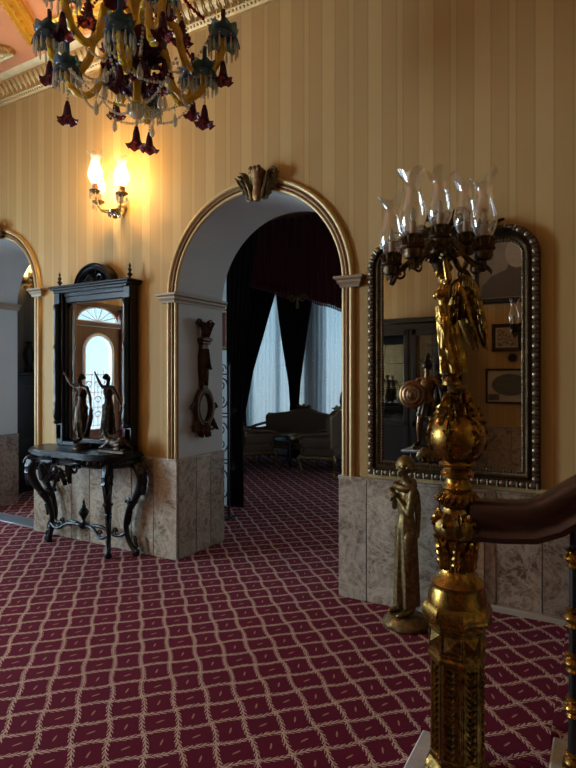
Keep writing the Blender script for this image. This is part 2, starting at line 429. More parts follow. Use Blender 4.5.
# the other walls of the hall
m = M(); m.box(((XL+XR)/2, YB-.1, ZC/2), (XR-XL+.6, .2, ZC+.2)); struct('wall_back', m, MT['paper'])
m = M(); m.box((XR+.1, (YB+YS)/2, ZC/2), (.2, YS-YB+.4, ZC+.2)); struct('wall_right', m, MT['paper_side'])
def holed_wall(name, holes, x0, x1, axis, pos, th, mat, z1=ZC+.1):
    """wall in the plane axis=pos with rectangular openings (a0,a1,z0,z1)"""
    m = M(); cuts = sorted({x0, x1}|{h[0] for h in holes}|{h[1] for h in holes})
    for a, c in zip(cuts, cuts[1:]):
        hs = sorted([h for h in holes if h[0] <= a+1e-6 and h[1] >= c-1e-6], key=lambda h: h[2]); z = 0
        for h in hs+[(a,c,z1,z1)]:
            if h[2]-z > 1e-4:
                ce, di = (a+c)/2, c-a
                if axis == 0: m.box((pos, ce, (z+h[2])/2), (th, di, h[2]-z))
                else: m.box((ce, pos, (z+h[2])/2), (di, th, h[2]-z))
            z = h[3]
    return struct(name, m, mat)
DOOR = (-3.40, -2.30, 0, 2.82); SIDE = ((-2.0, -1.15, .55, 2.75), (-4.65, -3.65, .45, 3.1))
holed_wall('wall_left', [DOOR, *SIDE], YB-.2, TH-.01, 0, XL-.1, .2, MT['paper_side'])
m = M(); m.box((XL-.1, (TH+YS)/2, ZC/2), (.2, YS-TH+.02, ZC+.2)); struct('wall_passage', m, MT['paper_grey'])
m = M(); m.box(((XL+XR)/2, (YB+YS)/2, ZC+.05), (XR-XL+.6, YS-YB+.8, .1)); struct('ceiling', m, MT['ceil'])
WIN = ((-4.85, -3.45, .35, 3.55), (-3.15, -1.75, .35, 3.55), (.2, 2.2, .35, 3.55))  # third opening is an unseen window, added to brighten the salon
holed_wall('wall_salon', list(WIN), XL-.2, XR+.2, 1, YS+.1, .2, MT['plaster'])
m = M(); m.box(((XL-3.6)/2, 1.93, ZC/2), (-3.6-XL, .14, ZC)); m.box((-2.43, 1.93, ZC/2), (.34, .14, ZC)); m.box((-3.1, 1.93, .4), (1.0, .14, .8)); m.box((-3.1, 1.93, 3.9), (1.0, .14, 1.7)); m.box(((-2.26+XR)/2, 1.93, 4.2), (XR+2.26, .14, 1.0)); m.box((2.75, 1.93, 1.85), (3.0, .14, 3.7))
struct('wall_partition', m, MT['plaster'])
# cornice with carved band
m = M()
prof = [(0,0),(.03,.0),(.05,.03),(.06,.04),(.06,.06),(.10,.10),(.135,.16),(.135,.18),(.17,.20),(.19,.22),(0,.22)]
m.sweep([(a,b_-.22) for a,b_ in prof], [(XL,0,ZC),(XR,0,ZC)], [(0,-1,0)]*2, (0,0,1))
m.sweep([(a,b_-.22) for a,b_ in prof], [(XL,0,ZC),(XL,YB,ZC)], [(1,0,0)]*2, (0,0,1))
x = XL+.2
while x < 1.2:
    m.leaf((x, -.055, ZC-.165), (0,-.55,1), (0,-1,-.6), .13, .062, .2, .3, 3, 6)
    m.ell((x+.036, -.06, ZC-.15), (.012,.016,.03), 6, 5)
    m.ell((x, -.045, ZC-.195), .012, 6, 4); m.ell((x+.036, -.045, ZC-.195), .012, 6, 4); x += .072
struct('trim_1', m, MT['cornicegold'])
# gilded bands and panels on the ceiling
def band(name, p, q, w, h, mat, beads=False):
    m = M(); p = V((*p, ZC)); q = V((*q, ZC)); d = (q-p).normalized(); n = V((d.y,-d.x,0))
    pr = [(-w/2,0),(-w/2,-h*.6),(-w*.36,-h),(-w*.24,-h*.7),(-w*.1,-h*.8),(0,-h*1.2),(w*.1,-h*.8),(w*.24,-h*.7),(w*.36,-h),(w/2,-h*.6),(w/2,0)]
    m.sweep(pr, [p,q], [n,n], (0,0,1))
    k = int((q-p).length/.05)
    for i in range(k):
        c = p+d*(i+.5)*.05
        for sgn in (-1,1): m.ell(c+n*sgn*w*.42+V((0,0,-h*.7)), (.016,.016,.014), 6, 4)
        if i % 2 == 0: m.leaf(c+V((0,0,-h*.9)), d, (0,0,-1), .085, w*.3, .1, .3, 3, 5)
    return struct(name, m, mat)
band('trim_2', (-2.95,-.35), (-2.2,-1.5), .18, .05, MT['ceilgold'])
band('trim_3', (-2.72,-.40), (1.2,-.40), .24, .05, MT['ceilgold'])
band('trim_4', (-3.30,-.40), (-4.0,-1.6), .12, .04, MT['cornicegold'])
band('trim_5', (-3.30,-.40), (-5.4,-.40), .12, .04, MT['cornicegold'])
# mouldings round the arches: quarter rounds in cream gold with a brown line
def arch_trim(n, cx, r, zs, z0=.86):
    outl = [(cx-r, z0)]+[(cx-r*math.cos(PI*i/48), zs+r*math.sin(PI*i/48)) for i in range(49)]+[(cx+r, z0)]
    nr = [(-1,0,0)]+[(-math.cos(PI*i/48),0,math.sin(PI*i/48)) for i in range(49)]+[(1,0,0)]
    pts = [(x,0,z) for x,z in outl]
    def rnd(a0, a1, h):
        k = 7; w = (a1-a0)/2
        return [(a0,.002)]+[(a0+w-w*math.cos(PI*i/k), -h*math.sin(PI*i/k)) for i in range(1,k)]+[(a1,.002)]
    m = M(); m.sweep(rnd(-.012,.018,.018), pts, nr, (0,1,0)); m.sweep(rnd(.048,.092,.036), pts, nr, (0,1,0)); t = struct(f'trim_{n}', m, MT['trimgold'])
    m = M(); m.sweep(rnd(.016,.05,.026), pts, nr, (0,1,0)); struct('moulding', m, MT['trimbrown'], t)
arch_trim(6, *A1); arch_trim(7, *A2)
def impost(n, cx, r, zs):
    m = M(); pr = [(0,-.05),(.012,-.05),(.016,-.03),(.03,-.015),(.03,0),(.05,.012),(.05,.03),(0,.03)]
    for sg in (-1,1):
        x = cx+sg*r; xo = x+sg*.125
        path = [(xo,.0,zs),(xo,-.005,zs),(x,-.005,zs),(x,TH,zs)]
        # wraps from the wall face into the reveal
        ring = []
        path = [V((xo,0,zs)),V((xo,-.03,zs)),V((x,-.03,zs)),V((x,TH+.02,zs))]
        nrm = [V((sg,0,0)),V((sg,-1,0)),V((-sg,-1,0)),V((-sg,0,0))]
        m.sweep(pr, path, nrm, (0,0,1))
        m.box((x+sg*.06,-.015,zs-.01), (.125,.03,.078))
    struct(f'trim_{n}', m, MT['silverplaster'])
MT['silverplaster'] = simple('grey_cream_moulding', (.27,.185,.105), .5, .1, .15, 15)
impost(8, *A1); impost(9, *A2)
# brown rod down the corner of the jamb
m = M()
for x in (-1.56, .03): m.tube([(x+(.006 if x<-1 else -.006),.006,.86),(x+(.006 if x<-1 else -.006),.006,2.24)], .012, 8)
struct('trim_10', m, MT['trimbrown'])
# marble wainscot of upright slabs
def slabs(name, joints, faces, mat, z0=0, z1=.86, ledge=True):
    """faces: list of (kind, a0, a1, pos); kind 'x' runs along x at y=pos facing -y, 'X' facing +y, 'y+' runs along y at x=pos facing +x, 'y-' facing -x"""
    m = M()
    for kind, a0, a1, pos in faces:
        js = [a0]+[j for j in joints if a0+.05 < j < a1-.05]+[a1]
        for p, q in zip(js, js[1:]):
            g = .004
            if kind == 'x': c = ((p+q)/2, pos-.014, (z0+z1)/2); d = (q-p-g, .028, z1-z0)
            elif kind == 'X': c = ((p+q)/2, pos+.014, (z0+z1)/2); d = (q-p-g, .028, z1-z0)
            elif kind == 'y+': c = (pos+.014, (p+q)/2, (z0+z1)/2); d = (.028, q-p-g, z1-z0)
            else: c = (pos-.014, (p+q)/2, (z0+z1)/2); d = (.028, q-p-g, z1-z0)
            m.box(c, d, bev=.003)
            if ledge:
                c2 = list(c); c2[2] = z1+.008; d2 = list(d); d2[2] = .02
                k = 0 if kind[0] == 'y' else 1; d2[k] += .012; d2[1-k] += .004; m.box(c2, d2, bev=.003)
    return struct(name, m, mat)
J = [-3.16,-2.88,-2.62,-2.345,-2.07,-1.80]
slabs('trim_11', J+[.24,.45], [('x', -3.46, -1.56+.028, 0), ('y+', 0, TH, -1.56), ('y-', 0, TH, -3.46)], MT['marble'])
slabs('trim_12', [.218,.48,.737], [('x', -.0, 1.02, 0), ('y-', 0, TH, .03)], MT['marble'])
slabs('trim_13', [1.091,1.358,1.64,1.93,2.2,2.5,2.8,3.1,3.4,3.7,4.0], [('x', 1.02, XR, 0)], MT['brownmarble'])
slabs('trim_14', [], [('x', XL, -4.75+.028, 0), ('y+', 0, TH, -4.75)], MT['brownmarble'])
slabs('trim_15', [-5.4+.33*i for i in range(30)], [('X', XL, XR, YB)], MT['marble'])
slabs('trim_16', [-4.5,-1.0,-.6,-.3], [('y+', YB, -4.62, XL), ('y+', -1.2, 0, XL)], MT['marble'])
# threshold strip across the left arch
m = M(); m.box((-4.105, .12, .008), (1.29, .22, .016), bev=.004); struct('trim_17', m, MT['metalstrip'])
# entrance door with its arched glass, and side windows
d = thing('door_1', 'x', 'door', (XL, (DOOR[0]+DOOR[1])/2, 0)); del d['label']; del d['category']; d['kind'] = 'structure'
W = DOOR[1]-DOOR[0]
m = M()
for s_ in (-1,1): m.box((.0, s_*(W/2-.04), 1.41), (.16,.08,2.82), bev=.01)
m.box((0,0,2.78),(.16,W,.08), bev=.01); m.box((0,0,2.46),(.14,W-.1,.07), bev=.01)
part('door_frame', m, MT['doorwood'], d)
def arch_panel(m, x, w, h, z0, r_in, dep, hole):
    pass
# leaf as a ring of wood around an arched light
m = M(); wl, hl = W-.17, 2.42; gw, gz0, gz1 = .60, .72, 2.02
outer = []; inner = []
N = 12
innerp = [(-gw/2, gz0), (gw/2, gz0)]+[(gw/2*math.cos(PI*i/N), gz1+.9*gw/2*math.sin(PI*i/N)) for i in range(N+1)]
outp = [(-wl/2, .02), (wl/2, .02)]+[(wl/2*(1 if i < N/2 else -1) if i != N/2 else 0, hl if 0 < i < N else hl) for i in range(N+1)]
outp = [(-wl/2, .02), (wl/2, .02)]+[(lerp(wl/2, -wl/2, i/N), hl) for i in range(N+1)]
k = len(innerp)
for xx in (-.03, .03):
    vi = [m.b.verts.new((xx, p[0], p[1])) for p in innerp]; vo = [m.b.verts.new((xx, p[0], p[1])) for p in outp]
    for i in range(k): m._f([vi[i], vi[(i+1)%k], vo[(i+1)%k], vo[i]])
    if xx < 0: pi_, po_ = vi, vo
    else:
        for i in range(k):
            m._f([pi_[i], pi_[(i+1)%k], vi[(i+1)%k], vi[i]]); m._f([po_[i], po_[(i+1)%k], vo[(i+1)%k], vo[i]])
m.box((.035,0,.38),(.02,.62,.42), bev=.012)
lf = part('door_leaf', m, MT['doorwood'], d)
m = M(); m.tube([(.05,-.42,1.0),(.09,-.42,1.0),(.09,-.42,1.16),(.05,-.42,1.16)], .011, 8); part('door_handle', m, MT['oldgold'], lf)
m = M(); pth = [(.036, p[0], p[1]) for p in innerp]; m.tube(pth, .03, 8, loop=True); part('glass_frame', m, MT['tracery'], lf)
m = M(); m.prism(innerp, .006, (0,0,0), (0,1,0), (0,0,1)); part('glass', m, MT['pane'], lf)
m = M()
for zz in (.95, 1.2, 1.45):
    for yy in (-.19, 0, .19):
        for s_ in (-1,1): m.scroll((.02, yy, zz), (0,s_,0), (0,0,1), .075, 1.2, .12, .07)
for yy in (-.2, -.1, 0, .1, .2): m.tube([(.02,yy,.72),(.02,yy*.6,1.7)], .007, 6)
for zz in (.78, 1.08, 1.33, 1.62): m.tube([(.02,-.3,zz),(.02,.3,zz)], .008, 6)
part('ironwork', m, MT['tracery'], lf)
m = M(); fan = [(.42*math.cos(PI*i/14), 2.5+.24*math.sin(PI*i/14)) for i in range(15)]
m.tube([(.02,y,z) for y,z in fan], .018, 6, loop=True)
for i in range(2,13,2): m.tube([(.02,0,2.5),(.02,fan[i][0],fan[i][1])], .008, 6)
fl = part('fanlight_tracery', m, MT['tracery'], d)
m = M(); m.prism(fan, .005, (0,0,0), (0,1,0), (0,0,1)); part('fanlight_glass', m, MT['pane'], d)
m = M(); k = len(fan); oz = [(lerp(.48,-.48,i/14), 2.78) for i in range(15)]
for xx in (-.02,.02):
    A = [m.b.verts.new((xx,*p)) for p in fan]; B_ = [m.b.verts.new((xx,*p)) for p in oz]
    for i in range(14): m._f([A[i],A[i+1],B_[i+1],B_[i]])
part('spandrel_panel', m, MT['doorwood'], d)
def hall_window(n, y0, y1, z0, z1):
    w = struct(f'window_{n}', frame_mesh(y0,y1,z0,z1), MT['tracery'])
    m = M(); m.box((XL-.1,(y0+y1)/2,(z0+z1)/2),(.006,y1-y0-.06,z1-z0-.06)); struct('pane', m, MT['pane'], w)
def frame_mesh(y0,y1,z0,z1):
    m = M(); t = .07
    for y in (y0+t/2,y1-t/2,(y0+y1)/2): m.box((XL-.1,y,(z0+z1)/2),(.08,t if y!=(y0+y1)/2 else .04,z1-z0), bev=.006)
    for z in (z0+t/2,z1-t/2,z1-.6): m.box((XL-.1,(y0+y1)/2,z),(.08,y1-y0,t), bev=.006)
    return m
for i, s_ in enumerate(SIDE): hall_window(i+1, *s_)
for i, (x0,x1,z0,z1) in enumerate(WIN):
    m = M(); t = .08
    for x in (x0+t/2,x1-t/2,(x0+x1)/2): m.box((x,YS+.1,(z0+z1)/2),(t,.09,z1-z0), bev=.006)
    for z in (z0+t/2,z1-t/2,3.28): m.box(((x0+x1)/2,YS+.1,z),(x1-x0,.09,t), bev=.006)
    w = struct(f'window_{i+3}', m, MT['tracery'])
    m = M(); m.box(((x0+x1)/2,YS+.1,(z0+z1)/2),(x1-x0-.06,.006,z1-z0-.06)); struct('pane', m, MT['pane'], w)

m = M(); w6 = None  # unseen partition window, added so its lamp brightens the left arch
for x in (-3.56,-2.64,-3.1): m.box((x,1.93,1.925),(.06,.08,2.25), bev=.006)
for z in (.83,3.02,2.3): m.box((-3.1,1.93,z),(1.0,.08,.06), bev=.006)
w6 = struct('window_6', m, MT['tracery']); m = M(); m.box((-3.1,1.94,1.925),(.94,.006,2.2)); struct('pane', m, MT['pane'], w6)
# carved crests over the arches
def crest(loc, label, sc=1.0):
    t = thing('arch_crest', label, 'ornament', loc)
    m = M()
    m.lathe([(0,-.135),(.03,-.13),(.045,-.09),(.035,-.02),(.06,.05),(.075,.09),(.05,.115),(0,.12)], (0,-.05,0), 16, sy=.7)
    for i in (-1,0,1): m.ell((i*.035,-.085,.10),(.022,.02,.03),8,6)
    part('scroll_body', m, MT['browngilt'], t)
    for s_ in (-1,1):
        m = M(); m.leaf((s_*.05,-.02,-.11),(s_*.45,-.1,1),(0,-1,.1),.21,.11,.35,.25)
        m.leaf((s_*.09,-.02,-.06),(s_*.8,-.1,1),(0,-1,.1),.17,.09,.35,.25)
        m.scroll((s_*.125,-.05,.045),(s_,0,0),(0,0,1),.048,1.3,.28,.14,ph=1.2,sgn=1)
        m.scroll((s_*.06,-.05,-.10),(s_,0,0),(0,0,-1),.03,1.2,.28,.14)
        m.tube(spline([(s_*.045,-.055,-.12),(s_*.075,-.06,-.02),(s_*.13,-.06,.09),(s_*.17,-.05,.08)],5),[.012+.004*(i%3==0) for i in range(16)],8)
        part('side_leaf', m, MT['crestgreen'], t)
    t.scale = (sc,sc,sc); return t
MT['crestgreen'] = mat_gold('greenish_gilt', (.26,.20,.11), (.17,.12,.06), .45, 40, (.06,.045,.025), .6)
crest((-.67,-.03,3.10), 'carved brown and gilt scroll crest on top of the wide middle arch', 1.02)
crest((-4.105,-.03,3.14), 'carved gilt crest cut by the photo edge atop the narrow left arch', .9)

# ------------------------------------------------------------------ camera, world, light
cam = bpy.data.cameras.new('camera'); co = bpy.data.objects.new('camera', cam); COL.objects.link(co); SC.camera = co
cam.sensor_fit = 'HORIZONTAL'; cam.sensor_width = 36; cam.lens = 36*555/576; cam.shift_y = -8/576
co.location = (1.683,-3.725,1.6); co.rotation_euler = (PI/2, 0, math.atan2(.495,.869)); cam.clip_start = .05
w = bpy.data.worlds.new('world'); SC.world = w; w.use_nodes = True; nt = w.node_tree; bg = nt.nodes['Background']
tc = nt.nodes.new('ShaderNodeTexCoord'); sp = nt.nodes.new('ShaderNodeSeparateXYZ'); nt.links.new(tc.outputs['Generated'], sp.inputs[0])
rp = nt.nodes.new('ShaderNodeValToRGB'); e = rp.color_ramp.elements
e[0].position = 0; e[0].color = (.42,.52,.55,1); e[1].position = 1; e[1].color = (.25,.55,.9,1)
for p, c_ in ((.47,(.62,.72,.76,1)),(.52,(.62,.84,.95,1)),(.62,(.32,.68,.86,1))): q = e.new(p); q.color = c_
mp_ = nt.nodes.new('ShaderNodeMapRange'); mp_.inputs[1].default_value = -1; nt.links.new(sp.outputs[2], mp_.inputs[0]); nt.links.new(mp_.outputs[0], rp.inputs[0])
nt.links.new(rp.outputs[0], bg.inputs[0]); bg.inputs[1].default_value = WORLD
def area(name, loc, rot, sx, sy, power, col, portal=False):
    l = bpy.data.lights.new(name, 'AREA'); l.shape = 'RECTANGLE'; l.size = sx; l.size_y = sy; l.energy = power; l.color = col
    o = bpy.data.objects.new(name, l); COL.objects.link(o); o.location = loc; o.rotation_euler = rot
    if portal: l.cycles.is_portal = True
    return o
area('daylight', (-3.1,2.02,1.925), (-PI/2,0,0), .95, 2.2, 45, (.55,.75,1))  # lamp behind the added partition window, lifts the left arch jamb
def point(name, loc, power, col, r=.02):
    l = bpy.data.lights.new(name, 'POINT'); l.energy = power; l.color = col; l.shadow_soft_size = r
    o = bpy.data.objects.new(name, l); COL.objects.link(o); o.location = loc; return o
SC.view_settings.view_transform = 'Standard'; SC.view_settings.look = 'None'; SC.view_settings.gamma = 1; SC.view_settings.exposure = EXPO
SC.cycles.max_bounces = 10; SC.cycles.transparent_max_bounces = 24; SC.cycles.diffuse_bounces = 5; SC.cycles.glossy_bounces = 5
SC.cycles.sample_clamp_indirect = 6; SC.cycles.caustics_reflective = False; SC.cycles.caustics_refractive = False
SC.cycles.use_denoising = True
for (y0,y1,z0,z1), k in zip(SIDE, DAY): area('daylight', (XL-.21,(y0+y1)/2,(z0+z1)/2), (0,-PI/2,0), z1-z0, y1-y0, k, (.66,.84,1))
area('daylight', (1.2,YS+.4,2.0), (-PI/2,0,0), 2.0, 3.2, DAYS, (.75,.88,1))  # fill for the salon, at the added third window
area('daylight', (XL-.9,(DOOR[0]+DOOR[1])/2+.35,1.75), (0,-PI/2,0), 1.5, 1.0, DAYD, (.48,.78,1))
for y0,y1,z0,z1 in (DOOR,): area('daylight_portal', (XL-.25,(y0+y1)/2,(z0+z1)/2), (0,-PI/2,0), z1-z0, y1-y0, 1, (1,1,1), True)
for x0,x1,z0,z1 in WIN[:2]: area('daylight_portal', ((x0+x1)/2,YS+.25,(z0+z1)/2), (-PI/2,0,0), x1-x0, z1-z0, 1, (1,1,1), True)
# ------------------------------------------------------------------ figures
def hand(m, w, d, side, L, up=(0,0,1)):
    """palm, four unequal bent fingers and a thumb on the side; L = hand length"""
    w = V(w); d = V(d).normalized(); side = V(side); side = (side-d*side.dot(d)).normalized(); n = d.cross(side)
    m.ell(w+d*L*.25, (L*.20,L*.12,L*.29), 8, 6, Matrix((side, n, d)).transposed())
    for i, l in enumerate((.40,.46,.42,.32)):
        b = w+d*L*.45+side*L*.14*(1.5-i)*.66; k = b+d*L*l*.55; e = k+(d*.75+n*.65)*L*l*.5
        m.caps_tube(b, k, L*.062, L*.055, 6); m.caps_tube(k, e, L*.055, L*.045, 6)
    b = w+d*L*.12+side*L*.17; k = b+(d*.7+side*.7)*L*.22; m.caps_tube(b, k, L*.07, L*.06, 6); m.caps_tube(k, k+(d*.95+n*.3)*L*.18, L*.06, L*.05, 6)
def head(m, c, f, up, h):
    """skull, jaw, brow, nose, lips, chin, ears; h = head height"""
    c = V(c); up = V(up).normalized(); f = V(f); f = (f-up*f.dot(up)).normalized(); s = up.cross(f); R = Matrix((s, f, up)).transposed()
    P = lambda a,b_,d: c+s*a*h+f*b_*h+up*d*h
    m.ell(P(0,-.04,.12), (.33*h,.40*h,.37*h), 14, 10, R); m.ell(P(0,.06,-.14), (.26*h,.29*h,.34*h), 12, 8, R)
    m.ell(P(0,.30,.06), (.23*h,.09*h,.05*h), 10, 6, R)
    m.caps_tube(P(0,.35,.02), P(0,.44,-.14), .035*h, .06*h, 6)
    m.ell(P(0,.335,-.27), (.11*h,.05*h,.035*h), 8, 6, R); m.ell(P(0,.335,-.31), (.10*h,.045*h,.03*h), 8, 6, R); m.ell(P(0,.29,-.42), (.11*h,.09*h,.08*h), 8, 6, R)
    for q in (-1,1):
        m.ell(P(q*.13,.315,-.02), (.065*h,.04*h,.045*h), 8, 6, R); m.ell(P(q*.33,-.02,-.04), (.04*h,.08*h,.12*h), 8, 6, R)
        m.ell(P(q*.17,.24,-.15), (.10*h,.09*h,.09*h), 8, 6, R)
def body(J, H, f=(1,0,0), bulk=1.0, female=False, hands=(1,1), feet=True, vox=None, hd=None, limbs=True, extra=None):
    """J: dict of joints in metres; one continuous surface"""
    m = M(); j = {k: V(v) for k, v in J.items()}; k = H*bulk; up = (j['neck']-j['pel']).normalized()
    sh = (j['shL']-j['shR']).normalized(); fr = sh.cross(up).normalized() if True else V(f); R = Matrix((sh, fr, up)).transposed()
    chest = j['pel'].lerp(j['neck'], .68); waist = j['pel'].lerp(j['neck'], .36)
    m.ell(chest, (.088*k,.062*k,.105*k), 14, 10, R); m.caps_tube(waist, chest, .056*k, .068*k, 12); m.caps_tube(j['pel'], waist, .078*k, .056*k, 12)
    hp = (j['hipL']-j['hipR']).normalized(); m.ell(j['pel'], (.088*k,.070*k,.07*k), 14, 8, Matrix((hp, hp.cross(V((0,0,1))).normalized(), V((0,0,1)))).transposed())
    if female:
        for q in (-1,1): m.ell(chest+sh*q*.04*k+fr*.055*k-up*.01*k, .036*k, 10, 8)
    m.caps_tube(j['neck']-up*.02*k, j['head']-up*.03*k, .034*k, .029*k, 10)
    m.caps_tube(j['neck'].lerp(j['shL'], .2)-up*.01*k, j['shL'], .034*k, .03*k); m.caps_tube(j['neck'].lerp(j['shR'], .2)-up*.01*k, j['shR'], .034*k, .03*k)
    head(m, j['head']+up*.03*k, hd or fr, up, H*.125)
    for s_, q in (('L',1),('R',-1)):
        a,e,w_ = j['sh'+s_], j['el'+s_], j['wr'+s_]
        m.caps_tube(a, e, .030*k, .022*k); m.caps_tube(e, e.lerp(w_,.35), .022*k, .024*k); m.caps_tube(e.lerp(w_,.35), w_, .024*k, .015*k)
        if hands[0 if q > 0 else 1]: hand(m, w_, (w_-e), sh.cross(w_-e) if sh.cross(w_-e).length > 1e-4 else sh, H*.10)
        if limbs:
            h_,n_,an = j['hip'+s_], j['kn'+s_], j['an'+s_]
            m.caps_tube(h_, n_, .055*k, .036*k, 12); m.caps_tube(n_, n_.lerp(an,.35), .034*k, .038*k, 12); m.caps_tube(n_.lerp(an,.35), an, .037*k, .02*k, 12)
            if feet:
                toe = j['toe'+s_]; m.caps_tube(an, an.lerp(toe,.5)-V((0,0,.005*k)), .024*k, .024*k); m.caps_tube(an.lerp(toe,.5)-V((0,0,.005*k)), toe, .026*k, .016*k)
    if extra: extra(m, j)
    return fuse(m, vox or H*.0065, 2)
def joints(H, face=0, pose={}):
    """standing figure facing angle face; pose overrides in local coords (right-forward-up: x left, y forward, z up, fractions of H)"""
    d = dict(pel=(0,0,.53), neck=(0,-.005,.83), head=(0,.01,.915), shL=(.105,0,.81), shR=(-.105,0,.81), elL=(.135,-.02,.63), elR=(-.135,-.02,.63), wrL=(.14,.03,.48), wrR=(-.14,.03,.48),
             hipL=(.05,0,.51), hipR=(-.05,0,.51), knL=(.055,.02,.28), knR=(-.055,.02,.28), anL=(.055,-.01,.045), anR=(-.055,-.01,.045), toeL=(.07,.09,.02), toeR=(-.07,.09,.02))
    d.update(pose); F = V((math.cos(face), math.sin(face), 0)); Lf = V((-math.sin(face), math.cos(face), 0))
    return {k: Lf*v[0]*H+F*v[1]*H+V((0,0,v[2]*H)) for k, v in d.items()}
def skirt(z0, z1, r0, r1, folds=11, amp=.12, c=(0,0), seg=44, sx=1, sy=1, tw=.6, n=10, lean=(0,0)):
    m = M(); rs = []
    for i in range(n+1):
        t = i/n; z = lerp(z0, z1, t); r = lerp(r0, r1, t**1.3); ring = []
        for j_ in range(seg):
            a = 2*PI*j_/seg; k = 1+amp*(.25+.75*(1-t))*math.sin(folds*a+tw*t*6)*(.7+.3*math.sin(3*a+1))
            ring.append(m.b.verts.new((c[0]+lean[0]*t+r*k*math.cos(a)*sx, c[1]+lean[1]*t+r*k*math.sin(a)*sy, z)))
        rs.append(ring)
    m.rings(rs); return m

# ------------------------------------------------------------------ pier mirror and console table
# console: bow-fronted top, carved apron, four cabriole legs, stretcher with urn finial
T = (-2.545, -.05, 0)
t = thing('console_table', 'black carved console table on scrolling legs against the marble wall', 'table', T); t.scale = (.9,1,1)
def bow(y, hw, dep, n=22):
    return [(hw, -.0)]+[(hw*math.cos(a)**.55 if math.cos(a) > 0 else -hw*abs(math.cos(a))**.55, -dep*(math.sin(a)**.75)) for a in [PI*(i+.001)/(n+.002) for i in range(n+1)]]+[(-hw, 0)]
m = M()
for z, k, h in ((.885,1.0,.022),(.907,.975,.016),(.868,.965,.018)):
    m.prism([(x*k, y*k) for x,y in bow(0,.72,.40)], h, (0,0,z), (1,0,0), (0,1,0), bev=.004)
part('table_top', m, MT['ebony'], t)
m = M(); pts = bow(0,.66,.345); m.prism([(x,y) for x,y in bow(0,.665,.36)], .075, (0,0,.795), (1,0,0), (0,1,0), bev=.006); m.tube([(x,y,.835) for x,y in pts], .03, 8)
m.tube([(x,y,.805) for x,y in pts], .013, 6)
for i in range(2, len(pts)-2):
    x,y = pts[i]; n_ = V((x*.25,-1 if abs(x) < .5 else -.4,0)).normalized()
    m.leaf((x,y-.022,.86), (0,0,-1), n_, .055, .06, .15, .3)
part('apron', m, MT['ebony'], t)
m = M()
o = V((0,0,0))
for s_ in (-1,1):
    m.scroll(o+V((s_*.17,.03,-.01)), (s_,0,0), (0,0,1), .055, 1.4, .26, .12)
    m.scroll(o+V((s_*.085,0,-.06)), (s_,0,0), (0,0,-1), .05, 1.3, .26, .12)
    m.leaf(o+V((s_*.02,0,-.02)), (s_*.8,0,-.8), (0,-1,0), .15, .07, .3, .3); m.leaf(o+V((s_*.04,0,.03)), (s_,0.1,.0), (0,-1,0), .26, .08, .3, .3)
    m.leaf(o+V((s_*.12,0,.02)), (s_*.3,0.1,-1), (0,-1,0), .14, .07, .3, .3)
for a in range(7): m.leaf(o+V((0,-.01,-.03)), (math.sin(rad(a*30-90)),0,-math.cos(rad(a*30-90))), (0,-1,0), .12 if a == 3 else .09, .045, .35, .35)
m.ell(o+V((0,-.02,-.03)), (.03,.025,.03))
m.xf(Matrix.Translation((-.02,-.385,.80)) @ Matrix.Diagonal((1.25,1,1.3,1))); part('carved_crest', m, MT['ebony'], t)
def cab(x0,y0,dx,dy,foot):
    """S-curved leg: out at the knee, in above the foot, scroll toe"""
    d_ = V((dx,dy,0)).normalized(); b_ = V((x0,y0,0)); f_ = V((foot[0],foot[1],0)); m = M()
    P = lambda k,z: b_+d_*k+V((0,0,z))
    kk = (f_-b_).dot(d_)
    pts = spline([P(-.02,.83),P(.08,.79),P(.13,.70),P(.105,.60),P(.035,.50),P(-.02,.43),P(-.065,.34),P(-.085,.24),P(-.06+kk*.3,.12),P(kk,.04)],5)
    tab = [(0,.046),(.15,.054),(.3,.044),(.45,.032),(.5,.038),(.6,.031),(.85,.023),(1,.026)]
    m.tube(pts, [interp(tab,i/(len(pts)-1)) for i in range(len(pts))], 10)
    m.lathe([(0,0),(.03,.002),(.036,.02),(.03,.04),(0,.05)], P(kk,0), 10); m.ell(P(kk+.022,.04), (.026,.026,.026), 10, 7)
    sd = V((-d_.y,d_.x,0))
    m.leaf(P(.13,.80), d_*.1+V((0,0,-1)), d_, .26, .12, -.2, .3); m.leaf(P(.06,.58), d_*-.45+V((0,0,-1)), d_, .14, .06, .3, .3)
    m.scroll(P(.115,.765), d_, (0,0,1), .075, 1.3, .3, .14); m.scroll(P(-.045,.46), d_*-1, (0,0,1), .045, 1.2, .3, .14); m.leaf(P(-.03,.42), d_*-.3+V((0,0,-1)), d_, .16, .075, .2, .35); m.leaf(P(kk-.02,.17), d_*.3+V((0,0,-1)), d_, .11, .05, .3, .3)
    m.ell(P(.01,.475), (.050,.050,.026), 10, 7); return m
for a in ((.50,-.23,.55,-.5,(.46,-.255)), (-.52,-.19,-.7,-.4,(-.46,-.19)), (.62,-.05,.9,-.02,(.67,-.05)), (-.62,-.05,-.9,-.02,(-.64,-.05))):
    part('leg', cab(*a), MT['ebony'], t)
m = M()
for fx, fy in ((.45,-.185),(-.46,-.155),(.55,-.05),(-.55,-.05)):
    m.tube(spline([(fx,fy,.19),(fx*.75,fy*.9-.02,.15),(fx*.4,fy*.5-.06,.21),(0,-.11,.20)],6), [.017]*18+[.02], 8)
    m.scroll((fx*.72,fy*.88-.02,.185),(1 if fx > 0 else -1,0,0),(0,0,1),.035,1.2,.3,.15)
m.lathe([(0,-.03),(.03,-.025),(.05,0),(.05,.02),(.025,.035),(0,.04)], (0,-.11,.20), 14)
st = part('stretcher', m, MT['ebony'], t)
